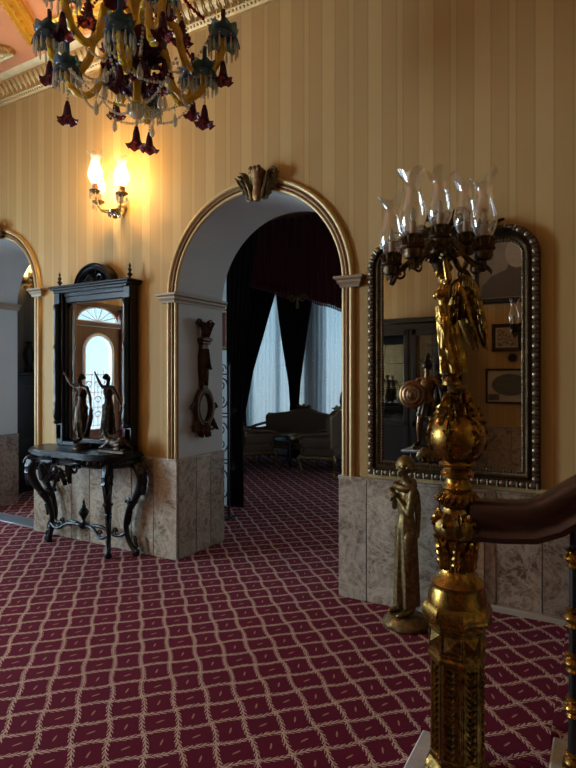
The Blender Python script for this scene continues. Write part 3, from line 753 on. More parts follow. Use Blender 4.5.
m = M(); m.lathe([(0,0),(.02,0),(.014,.02),(.022,.035),(.045,.075),(.05,.10),(.032,.125),(.018,.135),(.022,.15),(.01,.17),(.014,.185),(.006,.21),(0,.225)], (0,-.11,.235), 16); part('urn_finial', m, MT['ebony'], st)

t = thing('pier_mirror', 'tall black framed pier mirror with arched pediment standing on the console table', 'mirror', (-2.50,-.03,.923)); t.scale = (.84,1,.948)
h0, hw = 1.60, .60
m = M(); m.box((0,.012,.80),(1.16,.02,1.58)); m.box((0,-.03,.025),(1.2,.09,.05),bev=.008)
for s_ in (-1,1):
    m.box((s_*.545,-.035,.80),(.11,.09,1.55),bev=.006); m.box((s_*.475,-.02,.82),(.03,.06,1.50),bev=.008)
    m.box((s_*.56,-.055,.14),(.10,.05,.16),bev=.008); m.box((s_*.56,-.065,1.52),(.10,.07,.14),bev=.008)
m.box((0,-.02,1.50),(.98,.06,.07),bev=.01); m.box((0,-.025,1.555),(1.0,.07,.06),bev=.008)
part('frame', m, MT['ebony'], t)
for s_ in (-1,1):
    m = M(); pr = [(.022,.22),(.034,.235),(.034,.25),(.024,.262),(.036,.30),(.038,.34),(.026,.40),(.032,.42),(.032,.44),(.022,.46),(.030,.55),(.033,.75),(.026,.98),(.036,1.0),(.036,1.02),(.024,1.04),(.03,1.2),(.026,1.38),(.036,1.40),(.036,1.43),(.024,1.45)]
    m.lathe(pr, (s_*.555,-.10,0), 14, f=lambda a,q: 1+.05*math.cos(8*a)); part('column', m, MT['ebony'], t)
m = M()
for k_, (w_,d_,z,h_) in enumerate(((1.18,.14,1.575,.03),(1.24,.17,1.6,.025),(1.28,.19,1.622,.022))): m.box((0,-.05,z),(w_,d_,h_),bev=.006)
part('cornice', m, MT['ebony'], t)
m = M(); R_ = .262; cz = 1.605
prof = [(0,-.05),(.02,-.07),(.045,-.062),(.06,-.082),(.075,-.075),(.075,.02),(0,.02)]
ar = [PI*i/28 for i in range(29)]
m.sweep([(a-.07,b_) for a,b_ in prof], [(R_*math.cos(a)*1.15,0,cz+R_*.86*math.sin(a)) for a in ar], [(math.cos(a),0,math.sin(a)) for a in ar], (0,1,0))
m.prism([(R_*1.05*math.cos(a),R_*.78*math.sin(a)) for a in ar], .05, (0,.025,cz), (1,0,0), (0,0,1))
pd = part('pediment', m, MT['ebony'], t)
m = M()
for s_ in (-1,1):
    m.scroll((s_*.075,-.045,cz+.075),(s_,0,0),(0,0,1),.05,1.4,.24,.12); m.scroll((s_*.16,-.045,cz+.05),(s_,0,0),(0,0,1),.035,1.4,.24,.12)
    m.leaf((s_*.02,-.035,cz+.03),(s_*1,0,.25),(0,-1,0),.19,.06,.3,.3); m.leaf((s_*.03,-.035,cz+.1),(s_*.8,0,.6),(0,-1,0),.12,.05,.3,.3)
for a in range(5): m.leaf((0,-.04,cz+.06),(math.sin(rad(a*36-72)),0,math.cos(rad(a*36-72))),(0,-1,0),.12,.045,.35,.35)
m.ell((0,-.05,cz+.06),.022,10,8); part('carving', m, MT['ebony'], pd)
for s_ in (-1,1):
    m = M(); m.lathe([(0,0),(.028,0),(.024,.012),(.010,.02),(.014,.035),(.030,.05),(.014,.065),(.009,.075),(.022,.09),(.012,.105),(.007,.115),(.014,.13),(.005,.15),(0,.165)], (s_*.565,-.06,1.632), 14); part('finial', m, MT['ebony'], t)
m = M(); m.prism([(-.46,.065),(.46,.065),(.46,1.42),(.41,1.47),(-.41,1.47),(-.46,1.42)], .004, (0,-.006,0),(1,0,0),(0,0,1)); gl = part('mirror_glass', m, MT['clearmirror'], t)
m = M(); b4 = [(-.455,.07),(.455,.07),(.455,1.415),(.405,1.465),(-.405,1.465),(-.455,1.415)]
m.tube([(x,-.013,z) for x,z in b4], .006, 6, loop=True); part('silver_edge', m, MT['silvergilt'], t, 'thin silvery inner edge')

# dancer and recumbent beast on the console
Hh = .63; fig = thing('bronze_figurine', 'dark bronze dancer with raised arms on a round plinth on the console table', 'figurine', (-2.53,-.195,.924))
m = M(); m.lathe([(0,0),(.085,0),(.085,.02),(.07,.03),(.075,.05),(.065,.06),(0,.06)], (0,0,0), 24); part('plinth', m, MT['bronze'], fig)
fa = -PI/2
Jt = joints(Hh, fa, dict(elR=(-.20,.03,.86), wrR=(-.30,.04,.99), elL=(.19,.02,.70), wrL=(.25,.05,.52), knL=(.03,.06,.30), anL=(-.02,.0,.06), toeL=(-.01,.08,.035), head=(-.02,.02,.915), pel=(.015,.01,.53), hipL=(.06,.0,.51)))
bd = body(Jt, Hh, female=True, vox=.0045)
bd.xf(Matrix.Translation((0,0,.055))); bdo = part('body', bd, MT['bronze'], fig)
m = skirt(.11,.40,.075,.055,9,.2,(0,-.005),36,sy=.85); part('skirt', m, MT['bronze'], bdo)
m = M(); P0 = Jt['wrL']+V((0,0,.055)); m.tube(spline([P0,P0+V((.03,-.03,-.08)),P0+V((-.02,-.02,-.2)),P0+V((-.10,.0,-.27))],6),[.012,.013,.014,.016,.018,.02,.022,.022,.022,.022,.02,.02,.018,.016,.014,.012,.01,.008,.006],8,flat=.4); part('scarf', m, MT['bronze'], bdo)
m = M(); hc = Jt['head']+V((0,.012,.085)); m.ell(hc+V((0,.008,.006)), (.030,.032,.032),12,8); m.ell(hc+V((0,.035,.0)),.018,10,8); part('hair', m, MT['bronze'], bdo)

an = thing('beast_figurine', 'small dark bronze crouching beast beside the dancer on the console table', 'figurine', (-2.06,-.22,.924)); an.scale = (1.2,1.2,1.2)
m = M(); m.box((0,0,.012),(.26,.11,.024),bev=.004); part('plinth', m, MT['bronze'], an)
m = M(); m.ell((0,0,.07),(.085,.034,.04)); m.ell((.06,0,.075),(.042,.04,.045)); m.ell((-.055,0,.075),(.04,.036,.042))
m.caps_tube((-.08,0,.085),(-.105,0,.118),.026,.02); m.ell((-.118,0,.13),(.026,.021,.022)); m.caps_tube((-.125,0,.128),(-.145,0,.12),.014,.01)
for s_ in (-1,1):
    m.caps_tube((-.07,s_*.026,.06),(-.11,s_*.03,.034),.017,.012); m.caps_tube((-.11,s_*.03,.034),(-.14,s_*.03,.032),.011,.010)
    m.caps_tube((.07,s_*.03,.065),(.035,s_*.042,.06),.026,.018); m.caps_tube((.035,s_*.042,.06),(.075,s_*.045,.032),.015,.011); m.caps_tube((.075,s_*.045,.032),(.03,s_*.045,.03),.011,.01)
    m.caps_tube((-.112,s_*.014,.145),(-.106,s_*.018,.165),.007,.003)
m.tube(spline([(.1,0,.07),(.13,.01,.05),(.12,.035,.04),(.07,.05,.04)],5),[.011]*8+[.009]*8,8)
part('body', fuse(m,.004,2), MT['bronze'], an)

# ------------------------------------------------------------------ carved mirror on the arch jamb
t = thing('carved_wall_mirror', 'carved dark wood wall mirror shaped like a long-necked lute on the arch jamb', 'mirror', (-1.555,.345,1.05)); t.rotation_euler = (0,0,PI/2)
# local x along the jamb, local -y out of the wall
m = M(); oc = V((0,0,.26))
el = lambda k, n=36: [(.115*k*math.cos(2*PI*i/n), .165*k*math.sin(2*PI*i/n)) for i in range(n)]
m.tube([(x,-.03,oc.z+z) for x,z in el(1)], .026, 10, loop=True); m.tube([(x,-.05,oc.z+z) for x,z in el(.83)], .010, 8, loop=True)
fr = part('oval_frame', m, MT['carvedwood'], t)
m = M(); m.prism(el(.88), .006, (0,-.022,oc.z), (1,0,0), (0,0,1)); part('mirror_glass', m, MT['clearmirror'], t)
m = M()
for s_ in (-1,1):
    m.scroll((s_*.14,-.03,.25),(s_,0,0),(0,0,1),.05,1.2,.3,.16); m.scroll((s_*.11,-.03,.10),(s_,0,0),(0,0,-1),.055,1.3,.3,.16); m.scroll((s_*.045,-.035,.03),(s_,0,0),(0,0,-1),.04,1.2,.3,.16)
    m.leaf((s_*.10,-.03,.16),(s_*.6,0,-1),(0,-1,0),.14,.07,.3,.3); m.leaf((s_*.03,-.03,.10),(s_*.25,0,-1),(0,-1,0),.12,.07,.3,.3)
m.leaf((0,-.04,.12),(0,0,-1),(0,-1,0),.14,.08,.3,.3)
part('scroll_carving', m, MT['carvedwood'], t)
m = M()
m.prism([(-.042,.43),(.042,.43),(.05,.62),(.062,.66),(.058,.72),(.046,.78),(.042,.86),(-.042,.86),(-.046,.78),(-.058,.72),(-.062,.66),(-.05,.62)], .045, (0,-.002,0),(1,0,0),(0,0,1),bev=.008)
for k_ in (-1,0,1): m.leaf((k_*.022,-.045,.80),(k_*.12,0,-1),(0,-1,0),.20,.045,.3,.35)
m.leaf((0,-.045,.62),(0,0,-1),(0,-1,0),.16,.06,.1,.3)
part('neck', m, MT['carvedwood'], t)
m = M(); m.box((0,-.04,.885),(.15,.07,.03),bev=.008); m.box((0,-.035,.855),(.12,.06,.025),bev=.006)
m.lathe([(.05,.90),(.042,.95),(.05,1.0),(.075,1.04)], (0,-.035,0), 14, sy=.5)
for s_ in (-1,1): m.scroll((s_*.075,-.04,1.025),(s_,0,0),(0,0,1),.045,1.2,.32,.18)
for k_ in (-1,0,1): m.leaf((k_*.02,-.05,.91),(k_*.45,0,1),(0,-1,0),.15,.06,.4,.3)
part('capital', m, MT['carvedwood'], t)

# ------------------------------------------------------------------ large gilt mirror
t = thing('gilt_wall_mirror', 'large gilt framed mirror with rounded top corners above the marble on the right', 'mirror', (.79,-.004,.905))
W2, H2, rc = .5565, 1.645, .20
def rrect(ins, n=12):
    w = W2-ins; z0 = ins; z1 = H2-ins; r = max(rc-ins, .03)
    p = [(-w,z0),(w,z0)]; nn = [V((-1,0,-1)),V((1,0,-1))]
    for a0, cx, in ((0, w-r), (PI/2, -w+r)):
        for i in range(n+1):
            a = a0+PI/2*i/n; p.append((cx+r*math.cos(a), z1-r+r*math.sin(a))); nn.append(V((math.cos(a),0,math.sin(a))))
    return p, nn
p, nn = rrect(0)
prof = [(0,0),(-.002,-.03),(-.012,-.05),(-.03,-.058),(-.042,-.046),(-.046,-.03),(-.054,-.03),(-.06,-.042),(-.072,-.044),(-.082,-.03),(-.09,-.026),(-.10,-.03),(-.106,-.022),(-.108,0)]
m = M(); m.sweep(prof, [(x,0,z) for x,z in p], nn, (0,1,0), loop=True); fr = part('frame', m, MT['frame'], t, sharp=60)
def along(ins, step):
    p, _ = rrect(ins); p = [V((x,0,z)) for x,z in p]+[V((p[0][0],0,p[0][1]))]; out = []; carry = 0
    for a, c in zip(p, p[1:]):
        L = (c-a).length; d_ = (c-a)/L if L else V((1,0,0)); s_ = carry
        while s_ < L: out.append((a+d_*s_, d_)); s_ += step
        carry = s_-L
    return out
m = M()
for c, d_ in along(.026,.058):
    R = Matrix((d_, V((0,1,0)), d_.cross(V((0,1,0))))).transposed()
    m.ell(c+V((0,-.055,0)), (.021,.012,.020), 8, 6, R)
    n_ = d_.cross(V((0,1,0))); m.tube([c+d_*.029+n_*k+V((0,-.056,0)) for k in (-.018,0,.018)], .0075, 6)
part('rope_border', m, MT['silvergilt'], t, 'worn silvery knotted outer border')
m = M()
for c, d_ in along(.099,.020): m.ell(c+V((0,-.03,0)), (.0085,.007,.0085), 6, 4)
part('bead_edge', m, MT['silvergilt'], t)
pi_, _ = rrect(.104); m = M(); m.prism(pi_, .004, (0,-.012,0),(1,0,0),(0,0,1)); part('mirror_glass', m, MT['mirror'], t)
m = M(); m.box((0,-.003,.8),(1.0,.006,1.5)); part('back_board', m, MT['darkwood'], t)
m = M(); o = V((0,-.05,H2-.04))
for s_ in (-1,1):
    m.scroll(o+V((s_*.075,0,.12)),(s_,0,0),(0,0,1),.06,1.4,.26,.12); m.scroll(o+V((s_*.17,0,.055)),(s_,0,0),(0,0,1),.045,1.3,.28,.14); m.scroll(o+V((s_*.06,0,.03)),(s_,0,0),(0,0,-1),.045,1.3,.28,.14)
    m.leaf(o+V((s_*.03,0,.02)),(s_*1,0,.12),(0,-1,0),.34,.09,.2,.3); m.scroll(o+V((s_*.12,-.01,.04)),(s_,0,0),(0,0,-1),.05,1.4,.28,.14); m.leaf(o+V((s_*.2,0,.02)),(s_*1,0,-.12),(0,-1,0),.2,.06,.2,.3)
for a in range(7): an_ = rad(a*24-72); m.caps_tube(o+V((0,-.01,.07)), o+V((.085*math.sin(an_),-.01,.07+.085*math.cos(an_))), .012, .018, 8)
m.ell(o+V((0,-.02,.08)),(.035,.03,.04)); part('crest', m, MT['bronzegilt'], t)

# ------------------------------------------------------------------ sconces
def chimney(m, c, h=.2, r=.045, ph=0, ruff=.16, tip=.02, seg=36, base=.55, lobes=6):
    pr = [(.5,0),(.62,.03),(.86,.14),(1.0,.28),(.95,.42),(.76,.58),(.60,.72),(.60,.82),(.76,.92),(1.0,1.0)]
    q = spline([(a,0,b_) for a,b_ in pr], 2)
    def f(a, t):
        k = max(0, (t-.72)/.28)**1.5
        return (1+ruff*k*math.cos(lobes*a+ph), tip*k*math.cos(lobes*a+ph)+tip*.8*k*math.cos(2*a+ph*1.7))
    m.lathe([(p.x*r, p.z*h) for p in q], c, seg, f=f, caps=False); return m
def drops(m, c, r, n, L=.06, ph=0):
    for i in range(n):
        a = 2*PI*i/n+ph; p = V(c)+V((r*math.cos(a), r*math.sin(a), 0))
        m.ell(p-V((0,0,.008)),.005,6,4); m.lathe([(0,0),(.0045,-.012),(.0075,-L*.6),(.0055,-L*.85),(0,-L)], p-V((0,0,.014)), 6)
def make_sconce(label, loc):
    t = thing('wall_sconce', label, 'lamp', loc)
    m = M(); m.lathe([(0,0),(.05,.002),(.06,.012),(.045,.022),(.03,.03),(.02,.045),(0,.05)], (0,0,0), 20, Matrix.Rotation(PI/2,3,'X'), f=lambda a,q: 1+.08*math.cos(10*a))
    for s_ in (-1,1): m.leaf((0,-.02,0),(s_*.5,0,-1),(0,-1,0),.13,.06,.3,.3); m.leaf((0,-.02,0),(s_*.4,0,1),(0,-1,0),.12,.06,.3,.3)
    part('backplate', m, MT['oldgold'], t)
    m = M(); m.lathe([(0,-.05),(.02,-.045),(.045,-.02),(.05,0),(.04,.005),(0,.0)], (0,-.10,-.06), 16); drops(m,(0,-.10,-.06),.048,10,.05); part('centre_bowl', m, MT['crystaldark'], t)
    for px_, py_, pz_, H_ in ((-.17,-.13,.03,.24),(-.095,-.23,.09,.27),(.17,-.17,.04,.25)):
        m = M(); m.tube(spline([(0,-.03,-.01),(px_*.4,py_*.55,-.06),(px_*.8,py_*.9,-.05),(px_,py_,pz_-.02)],6), .009, 8); a_ = part('arm', m, MT['oldgold'], t)
        c = (px_,py_,pz_)
        m = M(); m.lathe([(.012,-.025),(.02,-.02),(.05,.0),(.058,.008),(.05,.012),(.014,.012)], c, 20, f=lambda a,q: 1+.07*math.cos(9*a)); part('drip_cup', m, MT['oldgold'], a_)
        m = M(); m.lathe([(.014,.0),(.024,.01),(.034,.03),(.02,.035),(.03,.045),(.022,.06),(.03,.075),(.018,.085)], c, 14, f=lambda a,q: 1+.15*math.cos(6*a)); part('flower_holder', m, MT['amberpetal'], a_)
        m = M(); drops(m, c, .05, 9, .055); part('crystal_drops', m, MT['crystal'], a_)
        m = M(); chimney(m, (px_,py_,pz_+.07), H_, .062, px_*9, .2, .012); part('glass_chimney', m, MT['litglass'], a_)
        m = M(); m.lathe([(0,0),(.011,.004),(.016,.03),(.014,.055),(.006,.085),(0,.10)], (px_,py_,pz_+.10), 12); part('bulb', m, MT['flame'], a_)
    return t
MT['crystaldark'] = mat_thin_glass('smoky_crystal', (.5,.45,.4), .8, .05, .3, (.12,.09,.07))
MT['amberpetal'] = simple('amber_brown_glass', (.42,.16,.05), .3, 0, .3, 40)
SCP = (-2.20,-.012,3.17)
make_sconce('lit three-light wall sconce with glass chimneys above the black pier mirror', SCP)
sc2 = make_sconce('lit wall sconce seen through the narrow left arch', (XL+.012,1.49,2.92)); sc2.rotation_euler = (0,0,PI/2)
sc3 = make_sconce('added unseen lit sconce on the striped wall opposite the arches', (1.7,YB+.012,2.75)); sc3.rotation_euler = (0,0,PI)  # added behind the camera as warm fill for the hall
sc4 = make_sconce('added unseen lit sconce high on the striped wall near the stair end', (-2.4,YB+.012,2.75)); sc4.rotation_euler = (0,0,PI)  # also added for warm fill, out of view
for (x,y,z), rz, pw in ((SCP,0,SCW), ((XL+.012,1.49,2.92),PI/2,22), ((1.7,YB+.012,2.75),PI,SCB[0]), ((-2.4,YB+.012,2.75),PI,SCB[1])):
    for px_,py_,pz_ in ((-.17,-.13,.03),(-.095,-.23,.09),(.17,-.17,.04)):
        v = Matrix.Rotation(rz,3,'Z') @ V((px_,py_,pz_+.16)); point('sconce_light', (x+v.x,y+v.y,z+v.z), pw/3, (1,.60,.22), .018)
MT['skirtstone'] = simple('cream_stone_skirting', (.36,.30,.22), .35, 0, .12, 10)
# ------------------------------------------------------------------ chandelier
CH = (-.66,-1.377,0)
t = thing('chandelier', 'coloured glass chandelier with purple bell flowers hanging from the peach ceiling', 'chandelier', CH)
m = M(); m.lathe([(0,ZC),(.14,ZC-.005),(.13,ZC-.04),(.06,ZC-.08),(.03,ZC-.10),(0,ZC-.10)], (0,0,0), 24); part('ceiling_rose', m, MT['ceilgold'], t)
m = M()
z = 4.12; k = 0
while z < ZC-.09:
    r = Matrix.Rotation(PI/2*(k % 2),3,'Z'); m.tube([V((0,0,z))+r @ V((.016*math.cos(a),0,.028*math.sin(a))) for a in [2*PI*i/10 for i in range(10)]], .005, 6, loop=True); z += .044; k += 1
part('hanging_chain', m, MT['oldgold'], t)
m = M(); pr = [(.02,3.25),(.02,3.40),(.05,3.44),(.05,3.56),(.025,3.6),(.04,3.68),(.06,3.76),(.04,3.84),(.022,3.88),(.03,3.95),(.05,4.02),(.02,4.08),(.012,4.14)]
m.lathe(pr, (0,0,0), 20, f=lambda a,q: 1+.06*math.cos(8*a+q*14)); part('stem', m, MT['amber'], t)
m = M(); m.lathe([(.03,3.39),(.10,3.42),(.155,3.48),(.17,3.52),(.15,3.53)], (0,0,0), 40, f=lambda a,q: (1+.05*q*math.cos(10*a), .014*q*math.cos(10*a)), caps=False)
for i in range(10): m.leaf((.05*math.cos(i*PI/5),.05*math.sin(i*PI/5),3.40), (math.cos(i*PI/5),math.sin(i*PI/5),.5), (0,0,-1), .14, .09, .5, .12)
part('glass_bowl', m, MT['purple'], t)
m = M(); m.lathe([(.03,3.84),(.12,3.83),(.20,3.87),(.22,3.86)], (0,0,0), 40, f=lambda a,q: (1+.06*q*math.cos(10*a), .02*q*math.cos(10*a)), caps=False); part('upper_dish', m, MT['blue'], t)
m = M(); m.tube([(0,0,3.18),(0,0,3.42)], .022, 12, f=lambda a,q: 1+.12*math.cos(3*a+q*25)); part('drop_tube', m, MT['amber'], t)
m = M(); m.ell((0,0,3.13), .05, 18, 12); 
for i in range(10): m.ell((.05*math.cos(i*PI/5),.05*math.sin(i*PI/5),3.13),(.008,.008,.03),6,4)
part('glass_ball', m, MT['crystal'], t)
def bell(m, c, h=.115, r=.055, ph=0):
    q = spline([(.10,0,1),(.24,0,.93),(.34,0,.72),(.42,0,.45),(.58,0,.24),(.86,0,.1),(1.0,0,.04)], 2)
    m.lathe([(p.x*r, p.z*h-h) for p in q], c, 30, f=lambda a,k: (1+.20*(max(0,k-.6)/.4)**1.5*math.cos(6*a+ph), .013*(max(0,k-.6)/.4)**1.5*math.cos(6*a+ph)), caps=False)
    m.ell(V(c)+V((0,0,-h*.95)), (.007,.007,.018), 6, 5); m.ell(V(c)+V((0,0,.0)), (.012,.012,.012), 8, 6)
def chain(m, a, b_, sag, n=14, r=.0095):
    a = V(a); b_ = V(b_)
    for i in range(n+1):
        q = i/n; m.ell(a.lerp(b_,q)-V((0,0,sag*4*q*(1-q))), r if i % 2 else r*.75, 6, 4)
m = M(); chain(m, (0,0,3.08), (0,0,3.035), 0, 4); part('bead_chain', m, MT['crystal'], t)
m = M(); bell(m, (0,0,3.03)); part('bell_flower', m, MT['purple'], t)
ARM = []
def arm_set(n, ph, pts, rcup, zc, zbell, rt, cupmat, big):
    for i in range(n):
        a = ph+2*PI*i/n; ca, sa = math.cos(a), math.sin(a); E = lambda r,z: V((r*ca, r*sa, z))
        m = M(); m.tube([E(r,z) for r,z in [(p.x,p.z) for p in spline([(p[0],0,p[1]) for p in pts], 14)]], rt, 12, f=lambda an,q: 1+.13*math.cos(3*an+q*55))
        ar = part('arm', m, MT['amber'], t)
        c = E(rcup, zc)
        m = M(); q = spline([(.25,0,-.02),(.62,0,-.015),(.92,0,.012),(1.0,0,.045)],3)
        m.lathe([(p.x*.075*big, p.z) for p in q], c, 32, f=lambda an,k: (1+.06*k*k*math.cos(8*an), .010*k*k*math.cos(8*an)), caps=False)
        q = spline([(.3,0,.01),(.62,0,.012),(.86,0,-.004),(.98,0,-.032),(1.02,0,-.05)],3)
        m.lathe([(p.x*.08*big, p.z) for p in q], c, 48, f=lambda an,k: (1+.07*k*math.cos(8*an), -.012*k*k*math.cos(8*an)), caps=False)
        part('drip_cup', m, cupmat, ar)
        m = M(); drops(m, c+V((0,0,-.02)), .074*big, 16, .085); part('crystal_drops', m, MT['crystal'], ar)
        m = M(); m.lathe([(.014,-.01),(.03,.02),(.05,.05),(.04,.06),(.014,.06)], c, 20, f=lambda an,k: 1+.12*math.cos(6*an)); m.lathe([(.013,.05),(.013,.15),(0,.152)], c, 12); part('candle_tube', m, MT['purple'] if big > 1 else MT['blue'], ar)
        m = M(); chain(m, c-V((0,0,.03)), E(rcup, zbell), 0, 8, .0085); part('bead_chain', m, MT['crystal'], ar)
        m = M(); bell(m, E(rcup, zbell-.005), .115, .056, a); part('bell_flower', m, MT['purple'], ar)
        ARM.append((a, rcup, zc))
arm_set(6, rad(29.7), [(.04,3.50),(.14,3.64),(.23,3.60),(.27,3.44),(.34,3.345),(.43,3.36),(.485,3.45),(.50,3.54)], .50, 3.56, 3.41, .021, MT['blue'], 1.15)
arm_set(4, rad(33), [(.03,3.45),(.10,3.50),(.17,3.44),(.20,3.30),(.26,3.215),(.34,3.225),(.38,3.28),(.39,3.34)], .39, 3.36, 3.17, .019, MT['blue'], 1.0)
# upper flowers on stems, cranberry strands, swags and pear drops
for i in range(6):
    a = rad(50)+i*PI/3; E = lambda r,z: V((r*math.cos(a), r*math.sin(a), z))
    m = M(); m.tube(spline([E(.03,3.66),E(.10,3.76),E(.2,3.78),E(.26,3.70)],6), .011, 8); st = part('flower_stem', m, MT['amber'], t)
    m = M(); bell(m, E(.26,3.70), .13, .062, a); part('bell_flower', m, MT['purple'], st)
    m = M(); chain(m, E(.20,3.86), E(.31,3.58), -.01, 13, .0115); part('bead_strand', m, MT['red'], t, 'cranberry red bead strand')
    a2 = rad(20)+i*PI/3; E2 = lambda r,z: V((r*math.cos(a2), r*math.sin(a2), z))
    m = M(); chain(m, E2(.21,3.86), E2(.40,3.62), .02, 15, .0115); part('bead_strand', m, MT['red'], t, 'cranberry red bead strand')
    m = M(); chain(m, E(.36,3.30), V((.30*math.cos(a+PI/3),.30*math.sin(a+PI/3),3.20)), .07, 20); part('bead_swag', m, MT['crystal'], t)
    m = M(); chain(m, E2(.43,3.50), E2(.14,3.38), .10, 20); part('bead_swag', m, MT['crystal'], t)
    m = M(); chain(m, E(.35,3.30), V((.05*math.cos(a),.05*math.sin(a),3.15)), .05, 20); part('bead_swag', m, MT['crystal'], t)
    m = M(); e_ = E2(.20,3.30); chain(m, E2(.20,3.42), e_, 0, 6, .006); m.lathe([(0,0),(.008,-.01),(.02,-.06),(.017,-.08),(0,-.095)], e_, 10); part('pear_drop', m, MT['crystal'], t)
    m = M(); e_ = E(.22,3.15); chain(m, E(.22,3.22), e_, 0, 4, .006); m.lathe([(0,0),(.007,-.01),(.017,-.05),(.014,-.07),(0,-.085)], e_, 10); part('pear_drop', m, MT['crystal'], t)
    m = M(); bell(m, E2(.17,3.40), .10, .05, a); part('bell_flower', m, MT['purple'], t)
    m = M(); bell(m, E(.10,3.36), .09, .045, a); part('bell_flower', m, MT['purple'], t)

# ------------------------------------------------------------------ stairs, newel, rail
YE = -1.80
st = thing('staircase', 'white marble stair steps with red carpet runner rising along the right wall', 'staircase', (1.02,0,0))
RZ = [(0,.115)]+[(.50+.33*i, .115+.16*(i+1)) for i in range(8)]
for i, (x0, z1) in enumerate(RZ):
    x1 = RZ[i+1][0] if i+1 < len(RZ) else 3.2; z0 = .002 if i == 0 else RZ[i-1][1]
    m = M(); m.box(((x0+3.2)/2, (YE-.032)/2, (z0+z1)/2), (3.2-x0, -YE-.036, z1-z0), bev=.006); s_ = part('step', m, MT['whitemarble'], st)
    m = M(); yc0, yc1 = (-1.42 if i == 0 else -1.47), -.06
    if i == 0: m.box((.12+.19,-1.535,z1+.0045),(.38,.22,.008),bev=.001)
    m.prism([(x0-.008, z0+.003),(x0-.008,z1+.008),(x1+.01,z1+.008),(x1+.01,z1+.0005),(x0-.0005,z1+.0005),(x0-.0005,z0+.003)], yc1-yc0, (0,yc1,0), (1,0,0), (0,0,1), bev=.002)
    o = part('stair_carpet', m, MT['carpet'], s_)
    m = M(); m.box(((x0+x1)/2, -.047, z1+.022), (x1-x0, .03, .044), bev=.005); part('skirting', m, MT['skirtstone'], s_)

NP = (1.212,-1.637,.115)
t = thing('newel_post', 'ornate gilded newel post with acanthus leaves and a ribbed globe', 'newel post', NP)
Z = lambda z: z-.115
oc = lambda r: r
m = M(); m.lathe([(.12,0),(.122,.03),(.112,.04),(.118,.055),(.105,.07),(.098,.085)], (0,0,0), 8, ph=PI/8); part('base', m, MT['gold'], t, sharp=30)
m = M(); m.lathe([(.094,.08),(.094,Z(.57))], (0,0,0), 8, ph=PI/8)
for i in range(8):
    a = i*PI/4; n_ = V((math.cos(a),math.sin(a),0)); x = V((-n_.y,n_.x,0)); b0 = n_*.0875
    for e_ in (-1,1): m.box(b0+x*e_*.027+V((0,0,.275)), (.006,.010,.33), Matrix((n_,x,V((0,0,1)))).transposed(), bev=.002)
    for zz in (.105,.445): m.box(b0+V((0,0,zz)), (.010,.06,.012), Matrix((n_,x,V((0,0,1)))).transposed(), bev=.002)
    for k in range(14):
        o_ = b0+V((0,0,.125+k*.0225))
        for e_ in (-1,1): m.leaf(o_, x*e_*.75+V((0,0,1)), n_, .026, .014, .5, .35, 1, 5)
        m.ell(o_+n_*.003, (.004,.004,.006), 6, 4)
part('octagonal_shaft', m, MT['gold'], t, sharp=30)
m = M(); m.lathe([(.094,Z(.565)),(.106,Z(.57)),(.106,Z(.582)),(.098,Z(.59)),(.098,Z(.685)),(.104,Z(.69)),(.104,Z(.70))], (0,0,0), 8, ph=PI/8)
for i in range(8):
    a = i*PI/4; n_ = V((math.cos(a),math.sin(a),0)); x = V((-n_.y,n_.x,0)); c = n_*.0905+V((0,0,Z(.638)))
    A = [m.b.verts.new(c+x*p+V((0,0,q))) for p,q in ((-.028,-.03),(.028,-.03),(.028,.03),(-.028,.03))]; ap = m.b.verts.new(c+n_*.02)
    for j_ in range(4): m._f([A[j_],A[(j_+1)%4],ap])
    for p,q,w_,h_ in ((0,-.04,.075,.008),(0,.04,.075,.008),(-.035,0,.006,.085),(.035,0,.006,.085)): m.box(c+x*p+V((0,0,q)), (.008,w_,h_), Matrix((n_,x,V((0,0,1)))).transposed(), bev=.002)
part('diamond_band', m, MT['gold'], t, sharp=30)
m = M(); m.lathe([(.104,Z(.70)),(.122,Z(.715)),(.126,Z(.725)),(.126,Z(.745)),(.118,Z(.765)),(.108,Z(.775))], (0,0,0), 8, ph=PI/8)
for i in range(64): a = 2*PI*i/64; m.ell((.119*math.cos(a),.119*math.sin(a),Z(.715)),.005,6,4)
part('cap_ledge', m, MT['brightgold'], t, sharp=30)
m = M(); m.lathe([(.106,Z(.772)),(.104,Z(.80)),(.094,Z(.825)),(.092,Z(.835)),(.096,Z(.843)),(.086,Z(.855)),(.074,Z(.866)),(.070,Z(.875)),(.062,Z(.885)),(.059,Z(.90)),(.057,Z(1.0)),(.062,Z(1.01))], (0,0,0), 32); part('column', m, MT['brightgold'], t)
m = M()
for i in range(8):
    a = i*PI/4+.2; n_ = V((math.cos(a),math.sin(a),0)); m.leaf(n_*.056+V((0,0,Z(.895))), n_*.06+V((0,0,1)), n_, .120, .050, .22, .2, 5, 20)
    a += PI/8; n_ = V((math.cos(a),math.sin(a),0)); m.leaf(n_*.056+V((0,0,Z(.89))), n_*.05+V((0,0,1)), n_, .085, .034, .25, .2, 4, 14)
part('acanthus_leaf', m, MT['brightgold'], t)
m = M(); m.lathe([(.056,Z(1.0)),(.074,Z(1.012)),(.085,Z(1.035)),(.082,Z(1.065)),(.066,Z(1.09)),(.055,Z(1.10)),(.052,Z(1.118)),(.064,Z(1.128)),(.070,Z(1.15)),(.062,Z(1.17)),(.05,Z(1.18))], (0,0,0), 60, f=lambda a,q: 1+(.07*abs(math.cos(5*a))-.03 if q < .55 else 0))
for i in range(10):
    a = i*PI/5; n_ = V((math.cos(a),math.sin(a),0)); x = V((-n_.y,n_.x,0))
    m.leaf(n_*.06+V((0,0,Z(1.098))), n_*.55+V((0,0,-1)), n_+V((0,0,.4)), .055, .040, .1, .3, 3, 12)
